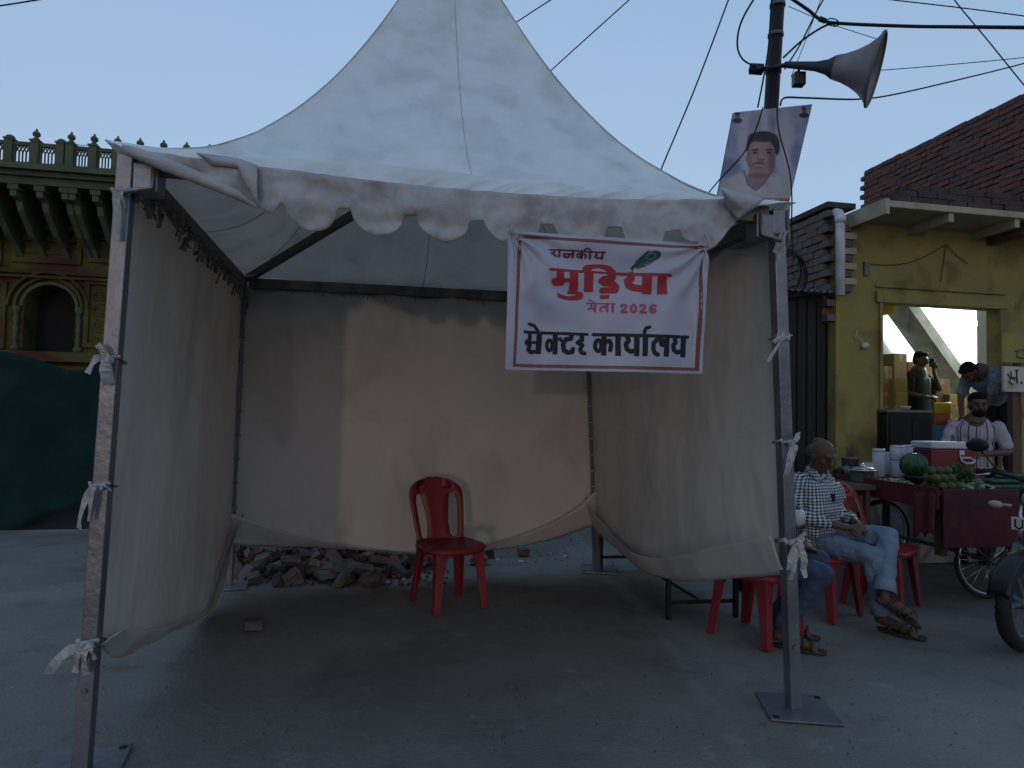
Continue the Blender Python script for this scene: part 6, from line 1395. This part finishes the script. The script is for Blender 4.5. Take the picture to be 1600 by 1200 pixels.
# local: front wheel at origin, bike extends along +y, faces -y
wr_ = .29
def torus(r1, r2, c, n=40, k=10):
    m = MB(); m.tube([V_(c[0], c[1]+r1*math.cos(a), c[2]+r1*math.sin(a)) for a in (2*math.pi*i/n for i in range(n+1))], r2, k, cap=False); return m
for y in (0, 1.27):
    w_ = obj('wheel', torus(wr_-.045, .045, (0, y, wr_)), 'rubber', mt)
    obj('rim', torus(wr_-.085, .016, (0, y, wr_)), 'grey_metal', w_)
    m = MB(); m.tube([(-.06, y, wr_), (.06, y, wr_)], .045, 14); obj('hub', m, 'grey_metal', w_)
    for k in range(6): a = k*math.pi/3; m = MB(); m.bar((0, y, wr_), (0, y+(wr_-.09)*math.cos(a), wr_+(wr_-.09)*math.sin(a)), .03, .018); obj('spoke', m, 'grey_metal', w_)
m = MB(); m.tube([(.075, y_, z_) for y_, z_ in ((.0, wr_), (.0, wr_+.001))], .11, 20); 
for sx in (-1, 1):
    m = MB(); m.tube([(sx*.085, 0, wr_), (sx*.085, .13, .62)], .028, 14); m.tube([(sx*.085, .0, wr_), (sx*.085, -.01, wr_-.04)], .03, 10); obj('fork_slider', m, 'grey_metal', mt)
    m = MB(); m.tube([(sx*.085, .13, .62), (sx*.085, .22, .90)], .018, 12); obj('fork_tube', m, 'chrome', mt)
m = MB()
def fend(u, v): a = R(-30)+R(170)*u; return V_((v-.5)*.12, math.cos(math.pi-a)*(wr_+.035)*-1*-1, wr_+math.sin(a)*(wr_+.035)-.012*(2*(v-.5))**2)
m.grid(lambda u, v: V_((v-.5)*.12, -math.cos(R(15)+R(150)*u)*(wr_+.03), wr_+math.sin(R(15)+R(150)*u)*(wr_+.03)-.015*(2*(v-.5))**2), 24, 6); obj('front_mudguard', m, 'plastic_black', mt, solid=.004)
m = MB(); m.ell((0, .22, .93), (.11, .10, .13), 20); m.ell((0, .27, 1.01), (.12, .10, .09), 16); body('cowl', m, 'moto_blue', mt, .008, 3)
m = MB(); m.ell((0, .165, .91), (.075, .06, .075), 20); obj('headlight', m, 'glass', mt)
m = MB(); m.tube([(-.34, .34, 1.03), (-.26, .24, 1.06), (-.08, .22, 1.02), (.08, .22, 1.02), (.26, .24, 1.06), (.34, .34, 1.03)], .012, 8); hb = obj('handlebar', m, 'black', mt)
for sx in (-1, 1):
    m = MB(); m.tube([(sx*.26, .245, 1.06), (sx*.37, .37, 1.02)], .018, 10); obj('grip', m, 'rubber', hb)
    m = MB(); m.tube([(sx*.24, .24, 1.06), (sx*.28, .20, 1.14), (sx*.32, .18, 1.20)], .006, 6); m.ell((sx*.34, .18, 1.235), (.075, .02, .045), 16); obj('mirror', m, 'plastic_black', mt)
    m = MB(); m.tube([(sx*.12, .14, .86), (sx*.17, .12, .86)], .01, 8); m.ell((sx*.20, .11, .86), (.045, .028, .026), 12); obj('turn_signal', m, 'glass', mt)
    m = MB(); m.tube([(sx*.28, .26, 1.05), (sx*.36, .22, 1.03), (sx*.42, .28, 1.03)], .006, 6); obj('lever', m, 'chrome', hb)
pt = MB(); pt.box((-.09, .06, .72), (.09, .068, .80)); npl = obj('number_plate', pt, 'sign', mt, bev=.002)
m = MB(); m.tube([(-.065, .058, .787), (-.065, .058, .742), (-.045, .058, .73), (-.025, .058, .742), (-.025, .058, .787)], .006, 5); obj('lettering', m, 'txt_black', npl)
m = MB(); m.ell((0, .52, .86), (.13, .24, .13), 20); m.ell((0, .42, .84), (.14, .15, .12), 18); body('fuel_tank', m, 'moto_blue', mt, .01, 4)
m = MB(); m.ell((0, .98, .80), (.12, .34, .06), 18); obj('seat', m, 'rubber', mt)
m = MB(); m.ell((0, .58, .42), (.13, .17, .15), 16); m.box((-.09, .42, .5), (.09, .62, .66)); m.tube([(.0, .44, .64), (0, .5, .3)], .03, 8); obj('engine', m, 'grey_metal', mt, bev=.01)
m = MB(); m.tube([(0, .24, .92), (0, .4, .35), (0, .8, .32), (0, .95, .6), (0, 1.35, .72)], .022, 8); obj('frame', m, 'black', mt)
m = MB(); m.tube([(.12, .45, .5), (.13, .42, .28), (.15, .8, .24), (.17, 1.3, .32), (.17, 1.45, .34)], [.02, .02, .03, .045, .04], 12); obj('exhaust', m, 'chrome', mt)
m = MB()
for sx in (-1, 1): m.tube([(sx*.09, 1.27, wr_), (sx*.09, .9, .34)], .02, 8); m.tube([(sx*.11, 1.22, .36), (sx*.11, 1.1, .68)], .025, 8)
obj('swing_arm', m, 'black', mt)
# white cup held beside the tent leg
o = thing('white_cup', 'small white cup hanging from the hand beside the right front tent leg', 'cup', YY(1247, 822, 4.15), 0)
m = MB(); m.lathe([(.018, .0), (.036, .02), (.042, .055), (.036, .088), (.02, .1)], 16); obj('cup_body', m, 'white_plastic', o); m = MB(); m.lathe([(.015, .1), (.012, .125)], 10); obj('cup_neck', m, 'steel_dark', o)
print('bricks', nb, nb2)
